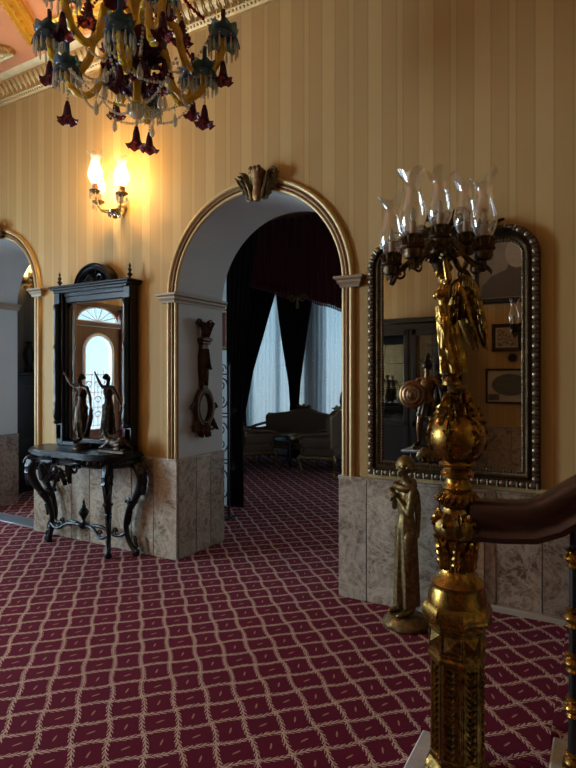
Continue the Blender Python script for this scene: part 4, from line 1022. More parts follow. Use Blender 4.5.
for i in range(20):
    a = i*PI/10; n_ = V((math.cos(a),math.sin(a),0)); x = V((-n_.y,n_.x,0)); m.tube([n_*.062+x*-.008+V((0,0,Z(1.13))), n_*.074+V((0,0,Z(1.15))), n_*.06+x*.010+V((0,0,Z(1.172)))], [.004,.009,.004], 6)
part('leaf_collar', m, MT['gold'], t)
m = M(); m.lathe([(.05,Z(1.178)),(.054,Z(1.19)),(.05,Z(1.20)),(.043,Z(1.21)),(.043,Z(1.225)),(.058,Z(1.232)),(.060,Z(1.245)),(.05,Z(1.255)),(.045,Z(1.262)),(.062,Z(1.268)),(.066,Z(1.278)),(.06,Z(1.29))], (0,0,0), 28); part('neck_rings', m, MT['brightgold'], t)
m = M(); GC = Z(1.378); pr = [(.10*math.cos(a)*1.0, GC+.105*math.sin(a)) for a in [rad(q) for q in range(-68,76,8)]]
m.lathe(pr, (0,0,0), 48); gb = part('globe', m, MT['brightgold'], t)
for i in range(6):
    m = M(); a = i*PI/3+.42; n_ = V((math.cos(a),math.sin(a),0))
    for zf in (0,1,2,3):
        la = rad(-60+zf*32); c = V((n_.x*.101*math.cos(la), n_.y*.101*math.cos(la), GC+.105*math.sin(la))); up_ = V((-n_.x*math.sin(la),-n_.y*math.sin(la),math.cos(la))); out = V((n_.x*math.cos(la),n_.y*math.cos(la),math.sin(la)))
        m.leaf(c, up_-out*.25, out, .055, .030, .15, .3, 3, 8)
        for e_ in (-1,1): m.leaf(c, up_+out.cross(up_)*e_*.8-out*.2, out, .03, .018, .2, .3, 2, 6)
    part('rib_leaf', m, MT['gold'], gb)
m = M(); m.lathe([(.055,Z(1.455)),(.05,Z(1.475)),(.035,Z(1.50)),(.024,Z(1.53)),(.03,Z(1.545)),(.034,Z(1.555)),(.028,Z(1.566)),(0,Z(1.566))], (0,0,0), 24)
for rr_, zz, k, L_, sp in ((.062,1.44,9,.10,-.35),(.05,1.465,8,.085,-.3),(.04,1.488,7,.07,-.2)):
    for i in range(k):
        a = 2*PI*i/k+zz*9; n_ = V((math.cos(a),math.sin(a),0)); m.leaf(n_*rr_+V((0,0,Z(zz))), n_*sp+V((0,0,1)), n_, L_*.75, .04, .1, .35, 4, 8); m.ell(n_*(rr_+.006)+V((0,0,Z(zz)+.004)), (.011,.011,.010), 8, 6)
    for i in range(k):
        a = 2*PI*(i+.5)/k+zz*9; n_ = V((math.cos(a),math.sin(a),0)); m.leaf(n_*(rr_+.004)+V((0,0,Z(zz)+.01)), n_*.75+V((0,0,-.8)), n_+V((0,0,.6)), .04, .03, .2, .35, 3, 6)
part('leaf_crown', m, MT['gold'], t)

# angel carrying the candelabra: profile to the left of the picture, wings behind
AN = (NP[0],NP[1],1.567); H = .46; face = math.atan2(-.495,-.869)
t = thing('angel_candelabra', 'gilded winged angel holding up a five-light candelabra on the newel globe', 'candelabra', (NP[0]-.018,NP[1]-.01,1.5672))
Ja = joints(H, face, dict(pel=(0,.05,.53),hipL=(.035,.05,.51),hipR=(-.035,.05,.51),head=(.0,.085,.90),neck=(0,.055,.83),shL=(.085,.05,.83),shR=(-.085,.05,.83),elL=(.10,.08,.97),elR=(-.10,.09,.98),wrL=(.045,.07,1.06),wrR=(-.045,.08,1.07),knL=(.04,.07,.30),anL=(.03,-.06,.10),toeL=(.03,.02,.055),anR=(-.03,-.02,.09),toeR=(-.03,.06,.05),knR=(-.04,.03,.29)))
bd = body(Ja, H, female=True, vox=.0036, bulk=1.0); bo = part('body', bd, MT['brightgold'], t)
m = M(); m.lathe([(0,0),(.034,0),(.034,.012),(.026,.018),(.022,.03),(0,.034)], (0,0,0), 18); part('foot_plinth', m, MT['gold'], t)
F_ = V((math.cos(face),math.sin(face),0)); L_ = V((-math.sin(face),math.cos(face),0))
m = skirt(.042,.29,.043,.036,8,.30,(-.006*F_.x,-.006*F_.y),40,lean=(.03*F_.x,.03*F_.y),tw=.9); part('robe', m, MT['brightgold'], bo)
m = M(); hc = Ja['head']+V((0,0,.012)); m.ell(hc-F_*.008+V((0,0,.012)), (.027,.027,.028), 12, 8); m.ell(hc-F_*.03+V((0,0,.006)), .014, 10, 8); part('hair', m, MT['gold'], bo)
for e_ in (-1,1):
    m = M(); rt = Ja['neck']-F_*.03+L_*e_*.03+V((0,0,-.02))
    bk = (-F_*.93+L_*e_*.30).normalized(); sp_ = spline([rt,rt+bk*.03+V((0,0,.03)),rt+bk*.055+V((0,0,.015)),rt+bk*.07+V((0,0,-.04)),rt+bk*.08+V((0,0,-.11))],5)
    nn_ = bk.cross(V((0,0,1))).normalized()*e_
    m.tube(sp_, [.011-.0004*i for i in range(len(sp_))], 8)
    for row,(l0,l1,w_) in enumerate(((.16,.13,.050),(.10,.085,.040),(.055,.05,.03))):
        for k in range(9):
            q = k/8; p_ = sp_[int(q*(len(sp_)-1))]; dd = (-bk*lerp(.10,-.10,q)+V((0,0,-1))+bk*.15*q)
            m.leaf(p_+nn_*(.003+.004*row), dd, nn_, lerp(l0,l1,q)*(1 if q < .95 else .9), w_, .08, .16, 1, 6); m.leaf(p_-nn_*(.003+.004*row), dd, -nn_, lerp(l0,l1,q), w_, .08, .16, 1, 6)
    wp = spline([rt+V((0,0,.005)),rt+bk*.03+V((0,0,.0)),rt+bk*.05+V((0,0,-.055)),rt+bk*.07+V((0,0,-.14)),rt+bk*.10+V((0,0,-.23))],5); m.tube(wp, [interp([(0,.016),(.35,.036),(.7,.028),(1,.006)],i/20) for i in range(21)], 12, flat=.22)
    part('wing', m, MT['gold'], bo)
O = V((NP[0]-.018,NP[1]-.01,1.5672))
HUB = V((1.156,-1.666,2.055))-O
m = M(); w1 = (Ja['wrL']+Ja['wrR'])/2
m.lathe([(0,-.075),(.018,-.07),(.03,-.045),(.024,-.03),(.036,-.012),(.042,.006),(.03,.022),(.02,.03),(.026,.045),(0,.05)], HUB, 18)
m.tube([w1-V((0,0,.02)), HUB-V((0,0,.06))], .016, 8)
for i in range(6): a = i*PI/3; m.leaf(HUB+V((.02*math.cos(a),.02*math.sin(a),-.03)), (math.cos(a),math.sin(a),.7), (math.cos(a),math.sin(a),-.5), .06, .035, .6, .3)
part('hub', m, MT['oldbronze'], t)
CUPS = [((.975,-1.68,2.03),.215),((1.100,-1.815,2.055),.225),((1.156,-1.666,2.115),.20),((1.224,-1.546,2.105),.20),((1.307,-1.64,2.06),.215)]
for i, (c, hh) in enumerate(CUPS):
    c = V(c)-O; d_ = (c-HUB); d_.z = 0
    m = M()
    if d_.length > .03:
        u = d_.normalized(); L = d_.length; sp_ = spline([HUB+u*.02, HUB+u*L*.3+V((0,0,.035)), HUB+u*L*.55+V((0,0,-.015)), HUB+u*L*.82+V((0,0,-.055)), c-V((0,0,.075)), c-V((0,0,.04))], 6)
        m.tube(sp_, .0095, 8, f=lambda a,q: 1+.15*math.cos(4*a+q*20)); m.scroll(HUB+u*L*.35+V((0,0,.0)), u, (0,0,1), .032, 1.3, .22, .1)
        m.scroll(HUB+u*L*.8+V((0,0,-.065)), u, (0,0,-1), .022, 1.2, .25, .12); m.leaf(HUB+u*L*.7+V((0,0,-.045)), u+V((0,0,-.15)), (0,0,-1), .085, .03, .7, .3)
    else: m.tube([HUB+V((0,0,.03)), c-V((0,0,.04))], .014, 10)
    a_ = part('arm', m, MT['oldbronze'], t)
    m = M(); m.lathe([(.01,-.045),(.026,-.042),(.032,-.03),(.032,-.012),(.040,-.006),(.042,-.001),(.036,.004),(.033,.008),(.034,.03),(.037,.036),(.033,.04),(.0,.04)], c, 24)
    for k in range(12): a = k*PI/6; n_ = V((math.cos(a),math.sin(a),0)); m.leaf(c+n_*.032+V((0,0,.006)), (0,0,1), n_, .028, .017, .3, .3, 1, 5)
    cp = part('candle_cup', m, MT['oldbronze'], a_)
    m = M(); m.lathe([(.0115,.04),(.0115,.085),(0,.086)], c, 12); part('candle', m, MT['wax'], a_)
    m = M(); m.lathe([(0,.085),(.008,.09),(.013,.108),(.009,.125),(0,.14)], c, 12); part('bulb', m, MT['crystal'], a_, 'clear unlit candle bulb')
    m = M(); chimney(m, c+V((0,0,.038)), hh-.005, .046, i*1.9+.6, .24, .016, 48, lobes=3); part('glass_chimney', m, MT['clear'], a_)

# handrail and baluster
t = thing('handrail', 'dark polished mahogany handrail running right from the gilded newel post', 'handrail', (1.21,-1.637,0))
m = M(); hp = [(-.048,-.07),(.048,-.07),(.056,-.05),(.040,-.035),(.036,-.02),(.052,.005),(.058,.03),(.05,.055),(.028,.07),(0,.075),(-.028,.07),(-.05,.055),(-.058,.03),(-.052,.005),(-.036,-.02),(-.040,-.035),(-.056,-.05)]
pts = [(.06,0,1.082),(.16,0,1.087),(.26,0,1.10),(.32,0,1.128),(.37,0,1.165),(.44,0,1.215),(.6,0,1.31),(.9,0,1.465),(2.0,0,2.0)]
rs = []
for i, p in enumerate(pts):
    p = V(p); a = V(pts[max(0,i-1)]); b_ = V(pts[min(len(pts)-1,i+1)]); tt = (b_-a).normalized(); up_ = V((0,-1,0)).cross(tt)*-1
    up_ = tt.cross(V((0,1,0)))*-1
    if up_.z < 0: up_ = -up_
    rs.append([m.b.verts.new(p+V((0,a_,0))+up_*b2) for a_,b2 in hp])
m.rings(rs); part('rail', m, MT['mahog'], t, sharp=50)
m = M(); m.tube([(1.7,0,1.76),(1.7,0,1.88)], .03, 10); m.tube([(1.95,0,.95),(1.95,0,1.9)], .03, 10); part('end_bracket', m, MT['oldgold'], t)
def baluster(x, zb, zt, label):
    t = thing('stair_baluster', label, 'baluster', (x,-1.637,zb), group='gilt stair balusters'); h = zt-zb
    m = M(); m.box((0,0,.012),(.07,.07,.024),bev=.004); part('base', m, MT['brightgold'], t)
    m = M(); m.lathe([(.018,.02),(.017,h*.2),(.015,h*.5),(.013,h*.8),(.012,h)], (0,0,0), 14, f=lambda a,q: 1+.12*math.cos(6*a+q*10)); part('shaft', m, MT['darkwood'], t)
    for zz in (.04,.26,.44,.62,.86):
        z_ = h*zz; m = M(); m.lathe([(.016,z_-.035),(.026,z_-.028),(.020,z_-.018),(.030,z_-.006),(.033,z_),(.030,z_+.008),(.02,z_+.016),(.027,z_+.026),(.016,z_+.035)], (0,0,0), 18); part('gilt_ring', m, MT['brightgold'], t)
baluster(1.595,.276,1.108,'gilt ringed stair baluster under the handrail bend at the right edge')
baluster(1.945,.436,1.318,'gilt ringed stair baluster second from the newel post')

# ------------------------------------------------------------------ gilt statue on the floor
H = 1.02
t = thing('gilt_statue', 'tall gilded robed youth statue with folded hands standing on the carpet', 'statue', (.575,-.245,0))
m = M(); m.lathe([(0,0),(.142,0),(.148,.012),(.145,.03),(.128,.045),(.115,.06),(.09,.072),(0,.076)], (0,0,0), 36, f=lambda a,q: 1+.025*math.sin(5*a+q*9)+.02*math.sin(11*a)); 
for i in range(9): a = i*.7; m.ell((.09*math.cos(a),.09*math.sin(a),.06),(.03,.025,.014),8,5)
part('base', m, MT['oldgold'], t)
fc = math.atan2(-.495-.35,-.869)
Js = joints(H, fc, dict(pel=(0,.0,.52),neck=(0,.0,.83),head=(0,.015,.905),shL=(.085,0,.80),shR=(-.085,0,.80),elL=(.10,.03,.655),elR=(-.10,.03,.655),wrL=(.025,.065,.735),wrR=(-.025,.07,.72),hipL=(.04,0,.50),hipR=(-.04,0,.50),knL=(.04,.015,.28),knR=(-.04,.015,.28),anL=(.04,-.02,.04),anR=(-.04,-.01,.04),toeL=(.05,.08,.015),toeR=(-.045,.09,.015)))
bd = body(Js, H, bulk=.88, vox=.0065); bd.xf(Matrix.Translation((0,0,.068))); bo = part('body', bd, MT['oldgold'], t)
F_ = V((math.cos(fc),math.sin(fc),0)); L_ = V((-math.sin(fc),math.cos(fc),0))
m = skirt(.13,.63,.078,.070,9,.18,(0,0),48,tw=.3,n=14); part('robe', m, MT['oldgold'], bo)
m = M(); hc = Js['head']+V((0,0,.095)); m.ell(hc-F_*.012+V((0,0,.012)), (.062,.062,.06), 16, 10)
for i in range(12): a = i*2*PI/12; m.ell(hc-F_*.014+V((.052*math.cos(a),.052*math.sin(a),-.004-.014*math.cos(a-fc+PI))),.016,8,6)
part('hair', m, MT['oldgold'], bo)
m = M(); nk = Js['neck']+V((0,0,.05)); m.tube([nk+F_*(.055*math.cos(a)+.012)+L_*.085*math.sin(a)+V((0,0,.008*math.cos(2*a)-.015*math.cos(a))) for a in [2*PI*i/16 for i in range(16)]], .020, 8, loop=True, flat=1.2)
m.tube(spline([nk+L_*.07+V((0,0,-.01)),nk-F_*.07+V((0,0,-.06)),nk-F_*.085+V((0,0,-.2)),nk-F_*.075+V((0,0,-.34))],5), [.024]*10+[.02]*6, 8, flat=.5); part('shawl', m, MT['oldgold'], bo)
# ------------------------------------------------------------------ the salon beyond the arch
def drape(name, label, rows, y, mat, folds=9, amp=.045, nx=60, group=None, lev=None):
    """rows: (z, x0, x1) from top to bottom"""
    m = M(); rs = []
    zs = sorted({r[0] for r in rows}|{rows[0][0]+(rows[-1][0]-rows[0][0])*i/26 for i in range(27)}, reverse=True)
    rr = sorted(rows)
    for z in zs:
        a = interp([(r[0],r[1]) for r in rr], z); b_ = interp([(r[0],r[2]) for r in rr], z)
        rs.append([m.b.verts.new((lerp(a,b_,i/nx), y+amp*math.sin(2*PI*folds*i/nx+.5*math.sin(z*2))*min(1,.35+abs(b_-a)), z)) for i in range(nx+1)])
    bk = []
    m.rings(rs, closed=False, caps=False)
    r = bmesh.ops.solidify(m.b, geom=m.b.faces[:], thickness=.012)
    return m
def drape_thing(name, label, cat, *a, **k):
    o = part(name, drape(name, label, *a, **k), k.get('mat') or a[2], sharp=0); tag(o, label, cat); return o
drape_thing('sheer_curtain', 'white dotted sheer curtain lit by daylight at the left salon window', 'curtain', [(3.5,-4.95,-3.35),(0.03,-4.95,-3.35)], 5.90, MT['sheer'], folds=17, amp=.03, nx=150)
drape_thing('sheer_curtain', 'white dotted sheer curtain lit by daylight at the right salon window', 'curtain', [(3.5,-3.25,-1.65),(0.03,-3.25,-1.65)], 5.90, MT['sheer'], folds=17, amp=.03, nx=150)
drape_thing('velvet_drape', 'black velvet drape swept aside left of the left salon window', 'curtain', [(3.75,-5.45,-3.97),(3.25,-5.45,-3.98),(2.4,-5.45,-4.25),(1.7,-5.45,-4.5),(1.05,-5.45,-4.66),(.9,-5.45,-4.70),(.03,-5.45,-4.66)], 5.72, MT['darkvelvet'], folds=12)
drape_thing('velvet_drape', 'black velvet drape narrowing downwards between the two salon windows', 'curtain', [(3.7,-3.94,-3.02),(3.1,-3.90,-3.10),(2.2,-3.76,-3.24),(1.5,-3.64,-3.36),(1.05,-3.60,-3.40),(.03,-3.66,-3.30)], 5.62, MT['darkvelvet'], folds=9)
drape_thing('velvet_drape', 'black velvet drape at the far right edge of the salon windows', 'curtain', [(3.7,-2.1,-1.2),(2.8,-2.05,-1.2),(1.5,-1.75,-1.2),(1.0,-1.62,-1.2),(.03,-1.65,-1.2)], 5.72, MT['darkvelvet'], folds=7)
drape_thing('portiere', 'black floor-length door curtain just behind the left jamb of the middle arch', 'curtain', [(3.62,-2.31,-1.80),(2.9,-2.31,-1.93),(2.2,-2.31,-2.03),(1.2,-2.31,-2.08),(.02,-2.31,-2.06)], 1.78, MT['darkvelvet'], folds=5, amp=.03)
m = M(); m.tube([(-2.45,1.78,3.62),(.6,1.78,3.62)], .02, 10)
for x in (-2.47,.62): m.ell((x,1.78,3.62),.04,12,8)
for x in (-2.4,.5): m.tube([(x,1.86,3.62),(x,1.78,3.62)],.012,8)
tag(part('curtain_rod', m, MT['oldgold']), 'brass curtain rod above the black door curtain', 'curtain rod')
# valance: swagged wine velvet with a fringe
t = thing('velvet_valance', 'wine red swagged velvet valance across the top of the salon windows', 'valance', (0,5.49,0))
low = [(-5.65,3.75),(-5.0,3.66),(-4.4,3.44),(-3.9,3.24),(-3.47,3.12),(-3.2,3.12),(-2.95,3.0),(-2.5,2.82),(-2.0,2.76),(-1.2,2.9)]
m = M(); nx = 170; rs = []
for k in range(15):
    q = k/14; row = []
    for i in range(nx+1):
        x = lerp(-5.65,-1.2,i/nx); zb = interp(low,x)+.02*math.sin(x*9); z = lerp(4.62,zb,q)
        row.append(m.b.verts.new((x, .05*math.sin(x*38+.6*math.sin(q*3))*(.35+.65*q)-.05*math.sin(PI*q), z)))
    rs.append(row)
m.rings(rs, closed=False, caps=False); bmesh.ops.solidify(m.b, geom=m.b.faces[:], thickness=.012); part('pleated_cloth', m, MT['redvelvet'], t, sharp=0)
m = M()
for i in range(120):
    x = lerp(-5.6,-1.25,i/119); zb = interp(low,x)+.02*math.sin(x*9); m.lathe([(0,.01),(.014,0),(.018,-.05),(0,-.06)], (x,-.02,zb), 6)
part('fringe', m, MT['redvelvet'], t)
m = M(); o = V((-3.32,-.08,3.05))
for s_ in (-1,1): m.scroll(o+V((s_*.12,0,0)),(s_,0,0),(0,0,1),.085,1.3,.2,.1); m.leaf(o,(s_,0,.3),(0,-1,0),.22,.07,.4,.3)
m.ell(o,(.04,.03,.05)); m.lathe([(.0,0),(.03,-.02),(.035,-.14),(0,-.15)], o-V((0,0,.04)), 10); part('tassel_ornament', m, MT['oldgold'], t)
# rococo seats
def seat(name, label, loc, rz, w, back_h, crown):
    t = thing(name, label, 'sofa' if w > 1 else 'armchair', loc, rz)   # faces -y locally
    dp = .62
    m = M(); m.box((0,0,.40),(w-.06,dp-.04,.16),bev=.05,seg=3); m.ell((0,-.02,.47),(w/2-.06,dp/2-.05,.07),20,8); part('seat', m, MT['upholst'], t)
    m = M(); n = 20; top = [(-w/2+.05,.45)]+[(lerp(-w/2+.03,w/2-.03,i/n), back_h-.10+.08*math.sin(PI*i/n)**.7+crown*math.exp(-((i/n-.5)/.13)**2)) for i in range(n+1)]+[(w/2-.05,.45)]
    m.prism(top, .10, (0,.24,0),(1,0,0),(0,0,1),bev=.03); bk = part('backrest', m, MT['upholst'], t)
    m = M(); pt = [(x,.29-.06,z) for x,z in top]; m.tube(spline([pt[0]]+pt[1:-1:2]+[pt[-1]],3), .022, 8)
    for s_ in (-1,1): m.scroll((s_*.09,.22,back_h+crown-.02),(s_,0,0),(0,0,1),.05,1.3,.3,.15); m.leaf((0,.2,back_h+crown-.03),(s_,0,.3),(0,-1,0),.16,.06,.3,.3); m.leaf((s_*(w/2-.05),.2,back_h-.12),(-s_,0,.5),(0,-1,0),.16,.06,.3,.3)
    m.ell((0,.2,back_h+crown+.01),(.035,.03,.04)); part('carved_rail', m, MT['oldgold'], bk)
    m = M()
    for y in (-dp/2+.02,): m.box((0,y,.31),(w-.04,.04,.06),bev=.015)
    for k in range(int(w/.16)): m.leaf((-w/2+.1+k*.16,-dp/2-.005,.32),(1,0,-.3),(0,-1,0),.12,.05,.3,.3)
    for s_ in (-1,1): m.box((s_*(w/2-.03),0,.31),(.04,dp-.04,.06),bev=.015)
    part('seat_rail', m, MT['oldgold'], t)
    for s_ in (-1,1):
        m = M(); m.box((s_*(w/2-.05),.0,.55),(.09,dp-.12,.16),bev=.04,seg=2); m.tube(spline([(s_*(w/2-.04),.24,.70),(s_*(w/2-.02),.0,.68),(s_*(w/2-.02),-.22,.66),(s_*(w/2-.02),-.28,.60),(s_*(w/2-.04),-.22,.48),(s_*(w/2-.04),-.27,.38)],5), .026, 8)
        m.scroll((s_*(w/2-.02),-.27,.62),(0,-1,0),(0,0,1),.05,1.2,.4,.2); part('armrest', m, MT['upholst'], t)
        for y in (-dp/2+.03,dp/2-.04):
            m = M(); sg = -1 if y < 0 else 1; m.tube(spline([(s_*(w/2-.05),y,.34),(s_*(w/2-.02),y+sg*.03,.27),(s_*(w/2-.05),y,.13),(s_*(w/2-.05),y+sg*.01,.05),(s_*(w/2-.02),y+sg*.05,.02)],5), [.035-.001*i for i in range(21)], 8); m.ell((s_*(w/2-.02),y+sg*.05,.022),(.022,.024,.022),8,6); part('leg', m, MT['oldgold'], t)
    return t
seat('settee', 'brown brocade settee with carved gilt crest rail under the salon windows', (-3.22,5.28,0), 0, 1.72, .93, .10)
seat('armchair', 'brown brocade armchair with gilt feet left of the salon settee', (-3.62,4.30,0), 2.5, .82, .76, .03)
seat('armchair', 'brown brocade armchair seen from the side right of the salon settee', (-2.26,4.42,0), -1.5, .80, 1.02, .06)
t = thing('coffee_table', 'small dark round table between the two salon armchairs', 'table', (-2.93,4.45,0))
m = M(); m.lathe([(0,.50),(.26,.50),(.28,.51),(.28,.53),(.26,.54),(0,.54)], (0,0,0), 30); part('table_top', m, MT['darkwood'], t)
m = M(); m.lathe([(.03,.14),(.05,.2),(.03,.3),(.045,.4),(.03,.5)], (0,0,0), 14); part('pedestal', m, MT['darkwood'], t)
for k in range(3): a = k*2*PI/3; m = M(); m.tube(spline([(0,0,.2),(.12*math.cos(a),.12*math.sin(a),.16),(.22*math.cos(a),.22*math.sin(a),.02)],5), .02, 8); part('leg', m, MT['darkwood'], t)
m = M(); m.lathe([(0,0),(.03,.0),(.05,.02),(.12,.05),(.125,.055),(.04,.03),(0,.028)], (-3.0,4.5,.541), 24); tag(part('dish', m, MT['silvergilt']), 'pale metal dish on the small dark salon table', 'dish')
m = M(); m.lathe([(0,0),(.10,0),(.11,.02),(.10,.06),(.03,.085),(.02,.11),(0,.115)], (-2.78,4.32,.541), 20); tag(part('covered_box', m, MT['oldgold']), 'low gilt covered box at the right of the small dark salon table', 'box')
t = thing('gramophone', 'dark gramophone with wide round horn standing behind the right salon armchair', 'gramophone', (-2.0,5.2,0))
m = M(); m.box((0,0,.36),(.46,.44,.70),bev=.02); 
for s_ in (-1,1): m.box((s_*.19,-.19,.012),(.06,.06,.024)); m.box((s_*.19,.19,.012),(.06,.06,.024))
part('cabinet', m, MT['darkwood'], t)
m = M(); m.box((0,0,.78),(.36,.36,.14),bev=.015); m.lathe([(0,.85),(.14,.85),(.14,.87),(0,.875)], (0,0,0), 24); part('player_box', m, MT['mahog'], t)
m = M(); dr = V((-.55,-.8,.10)).normalized(); R = V((0,0,1)).rotation_difference(dr).to_matrix()
m.tube(spline([(.0,.12,.87),(.02,.17,.98),(.02,.15,1.1),(.0,.08,1.16)],6),.022,10)
pr = [(.022,0),(.03,.06),(.045,.14),(.075,.22),(.125,.28),(.185,.315),(.215,.32),(.18,.31),(.118,.27),(.07,.21),(.04,.13),(.02,.02)]
m.lathe(pr, (.02,.10,1.17), 40, R, f=lambda a,q: 1+.03*math.cos(9*a)); part('horn', m, MT['horn'], t)
# wrought iron screen by the partition, picture on the partition
t = thing('iron_screen', 'black wrought-iron scroll screen beside the left jamb of the middle arch', 'screen', (-2.17,1.35,0))
m = M()
for x in (-.2,.2): m.box((x,0,.86),(.018,.018,1.72)); m.ell((x,0,1.735),.018,10,8)
for z in (.12,.62,.66,1.14,1.18,1.62): m.box((0,0,z),(.4,.014,.014))
for s_ in (-1,1): m.box((s_*.2,0,.012),(.04,.28,.024),bev=.004)
part('frame', m, MT['iron'], t)
m = M()
for z in (.30,.47,.82,1.0,1.32,1.50):
    for s_ in (-1,1): m.scroll((s_*.095,0,z),(s_,0,0),(0,0,1 if z in (.47,1.0,1.5) else -1),.085,1.5,.10,.07)
m.tube([(0,0,.12),(0,0,1.62)],.008,6)
for s_ in (-1,1): m.scroll((s_*.1,0,1.68),(s_,0,0),(0,0,1),.06,1.3,.12,.08); m.scroll((s_*.255,0,1.2),(s_,0,0),(0,0,1),.05,1.4,.12,.08); m.scroll((s_*.255,0,.6),(s_,0,0),(0,0,-1),.05,1.4,.12,.08)
part('scrollwork', m, MT['iron'], t)
def picture(name, label, c, w_, h_, fw, mat, dy, mount=None, inner=None, cat='picture'):
    """hung flat on a wall; dy=-1 faces -y, +1 faces +y; c = middle of the back"""
    t = thing(name, label, cat, c, 0 if dy < 0 else PI); m = M(); p = [(-w_/2,-h_/2),(w_/2,-h_/2),(w_/2,h_/2),(-w_/2,h_/2)]; nn = [V((-1,0,-1)),V((1,0,-1)),V((1,0,1)),V((-1,0,1))]
    m.sweep([(0,0),(0,-.02),(-fw*.25,-.032),(-fw*.6,-.024),(-fw*.8,-.028),(-fw,-.014),(-fw,0)], [(x,-.004,z) for x,z in p], nn, (0,1,0), loop=True); part('frame', m, mat, t, sharp=30)
    m = M(); m.box((0,-.009,0),(w_-fw*1.6,.008,h_-fw*1.6)); part('mount', m, mount or MT['paperwhite'], t)
    return t
t = picture('gilt_picture', 'narrow-edged gilt picture partly hidden behind the left jamb of the middle arch', (-2.68,1.858,2.17), .72, .50, .06, MT['browngilt'], -1, MT['redvelvet'])
# cabinet and chair in the passage beyond the left arch
t = thing('passage_cabinet', 'blue-black cabinet against the wall beyond the narrow left arch', 'cabinet', (XL+.235,1.32,0), PI/2)
m = M(); m.box((0,0,.83),(.86,.42,1.56),bev=.01); m.box((0,-.01,1.63),(.92,.46,.05),bev=.01); m.box((0,0,.03),(.88,.43,.06),bev=.006); part('carcass', m, MT['ebony'], t)
for s_ in (-1,1):
    m = M(); m.box((s_*.21,-.222,.83),(.40,.02,1.46),bev=.006); 
    for z in (.47,1.18): m.box((s_*.21,-.234,z),(.28,.01,.56),bev=.004)
    dd = part('door', m, MT['ebony'], t); m = M(); m.ell((s_*.035,-.245,.85),.014,10,8); part('knob', m, MT['oldgold'], dd)
m = M(); m.lathe([(0,0),(.06,0),(.07,.03),(.04,.08),(.08,.2),(.09,.27),(.05,.36),(.035,.4),(.06,.43),(0,.43)], (XL+.25,1.33,1.657), 20); tag(part('dark_vase', m, MT['ebony']), 'dark vase standing on the blue-black cabinet beyond the left arch', 'vase')

# ------------------------------------------------------------------ the wall opposite, seen in the big mirror
def photo_mat(name, kind):
    m = NT(name); c, x, y, z = m.xyz()
    if kind == 'portrait':
        n = m.noise(c, 6, 5); m.set(Base_Color=m.mix(n, (.20,.15,.09), (.34,.27,.18)), Roughness=.6)
    elif kind == 'script':
        mp = m.n('ShaderNodeMapping'); mp.inputs['Scale'].default_value = (30,30,55); m.l(c, mp.inputs[0]); n = m.noise(mp.outputs[0], 1, 3)
        m.set(Base_Color=m.ramp(n, [(.44,(.12,.10,.07)),(.52,(.42,.36,.26))]), Roughness=.6)
    else:
        n = m.noise(c, 22, 5); m.set(Base_Color=m.mix(n, (.05,.055,.05), (.17,.17,.15)), Roughness=.6)
    return m.m
P1 = photo_mat('sepia_print', 'portrait'); P2 = photo_mat('brown_script', 'script'); P3 = photo_mat('engraving', 'oval')
t = picture('portrait_picture', 'large dark framed sepia portrait reflected in the upper right of the gilt mirror', (.62,YB+.006,3.28), 1.20, 1.28, .075, MT['darkwood'], 1, P1)
m = M(); m.prism([(-.5,-.55),(.5,-.55),(.48,-.38),(.36,-.25),(.15,-.16),(.10,-.05),(-.10,-.05),(-.15,-.16),(-.36,-.25),(-.48,-.38)], .003, (0,-.014,0),(1,0,0),(0,0,1)); mt = part('coat', m, simple('dark_sepia', (.09,.065,.04), .6), t)
m = M(); m.prism([(.165*math.cos(a),.07+.215*math.sin(a)) for a in [2*PI*i/28 for i in range(28)]], .004, (0,-.015,0),(1,0,0),(0,0,1)); part('face', m, simple('pale_sepia', (.42,.33,.22), .6), t)
t = picture('certificate_picture', 'small brown framed sheet of script reflected between the portrait and the engraving', (.475,YB+.006,2.15), .40, .39, .05, MT['frame'], 1, MT['paperwhite'])
m = M(); m.box((0,-.016,0),(.26,.004,.25)); part('script_sheet', m, P2, t)
t = picture('engraving_picture', 'black framed oval engraving reflected low at the right of the gilt mirror', (.52,YB+.006,1.455), .66, .50, .028, MT['darkwood'], 1, MT['paperwhite'])
m = M(); m.prism([(.245*math.cos(a),.02+.155*math.sin(a)) for a in [2*PI*i/36 for i in range(36)]], .004, (0,-.013,0),(1,0,0),(0,0,1)); part('oval_view', m, P3, t)
m = M(); m.box((.22,-.015,-.16),(.15,.004,.09)); part('inset_view', m, P3, t)
t = thing('round_thermometer', 'small round dark dial in a pale rim reflected between two pictures in the gilt mirror', 'dial', (.56,YB+.004,1.86), PI)
m = M(); m.lathe([(0,0),(.068,0),(.068,.02),(.055,.03),(.05,.022),(0,.022)], (0,0,0), 28, Matrix.Rotation(PI/2,3,'X')); part('rim', m, MT['silvergilt'], t)
m = M(); m.lathe([(0,.02),(.05,.02),(.05,.026),(0,.026)], (0,0,0), 28, Matrix.Rotation(PI/2,3,'X')); part('dial_face', m, MT['iron'], t)
t = thing('display_wardrobe', 'tall black-brown glazed wardrobe reflected in the left of the gilt mirror', 'wardrobe', (-.78,YB+.29,0), PI)
m = M(); w_, h_ = 1.28, 2.44
m.box((0,.20,h_/2),(w_,.04,h_)); m.box((0,0,.12),(w_,.44,.24),bev=.01); m.box((0,0,h_-.03),(w_+.08,.50,.08),bev=.015); m.box((0,0,h_-.12),(w_,.46,.10),bev=.01)
for x in (-w_/2+.03,0,w_/2-.03): m.box((x,0,h_/2),(.06,.44,h_-.1),bev=.008)
part('carcass', m, MT['darkwood'], t)
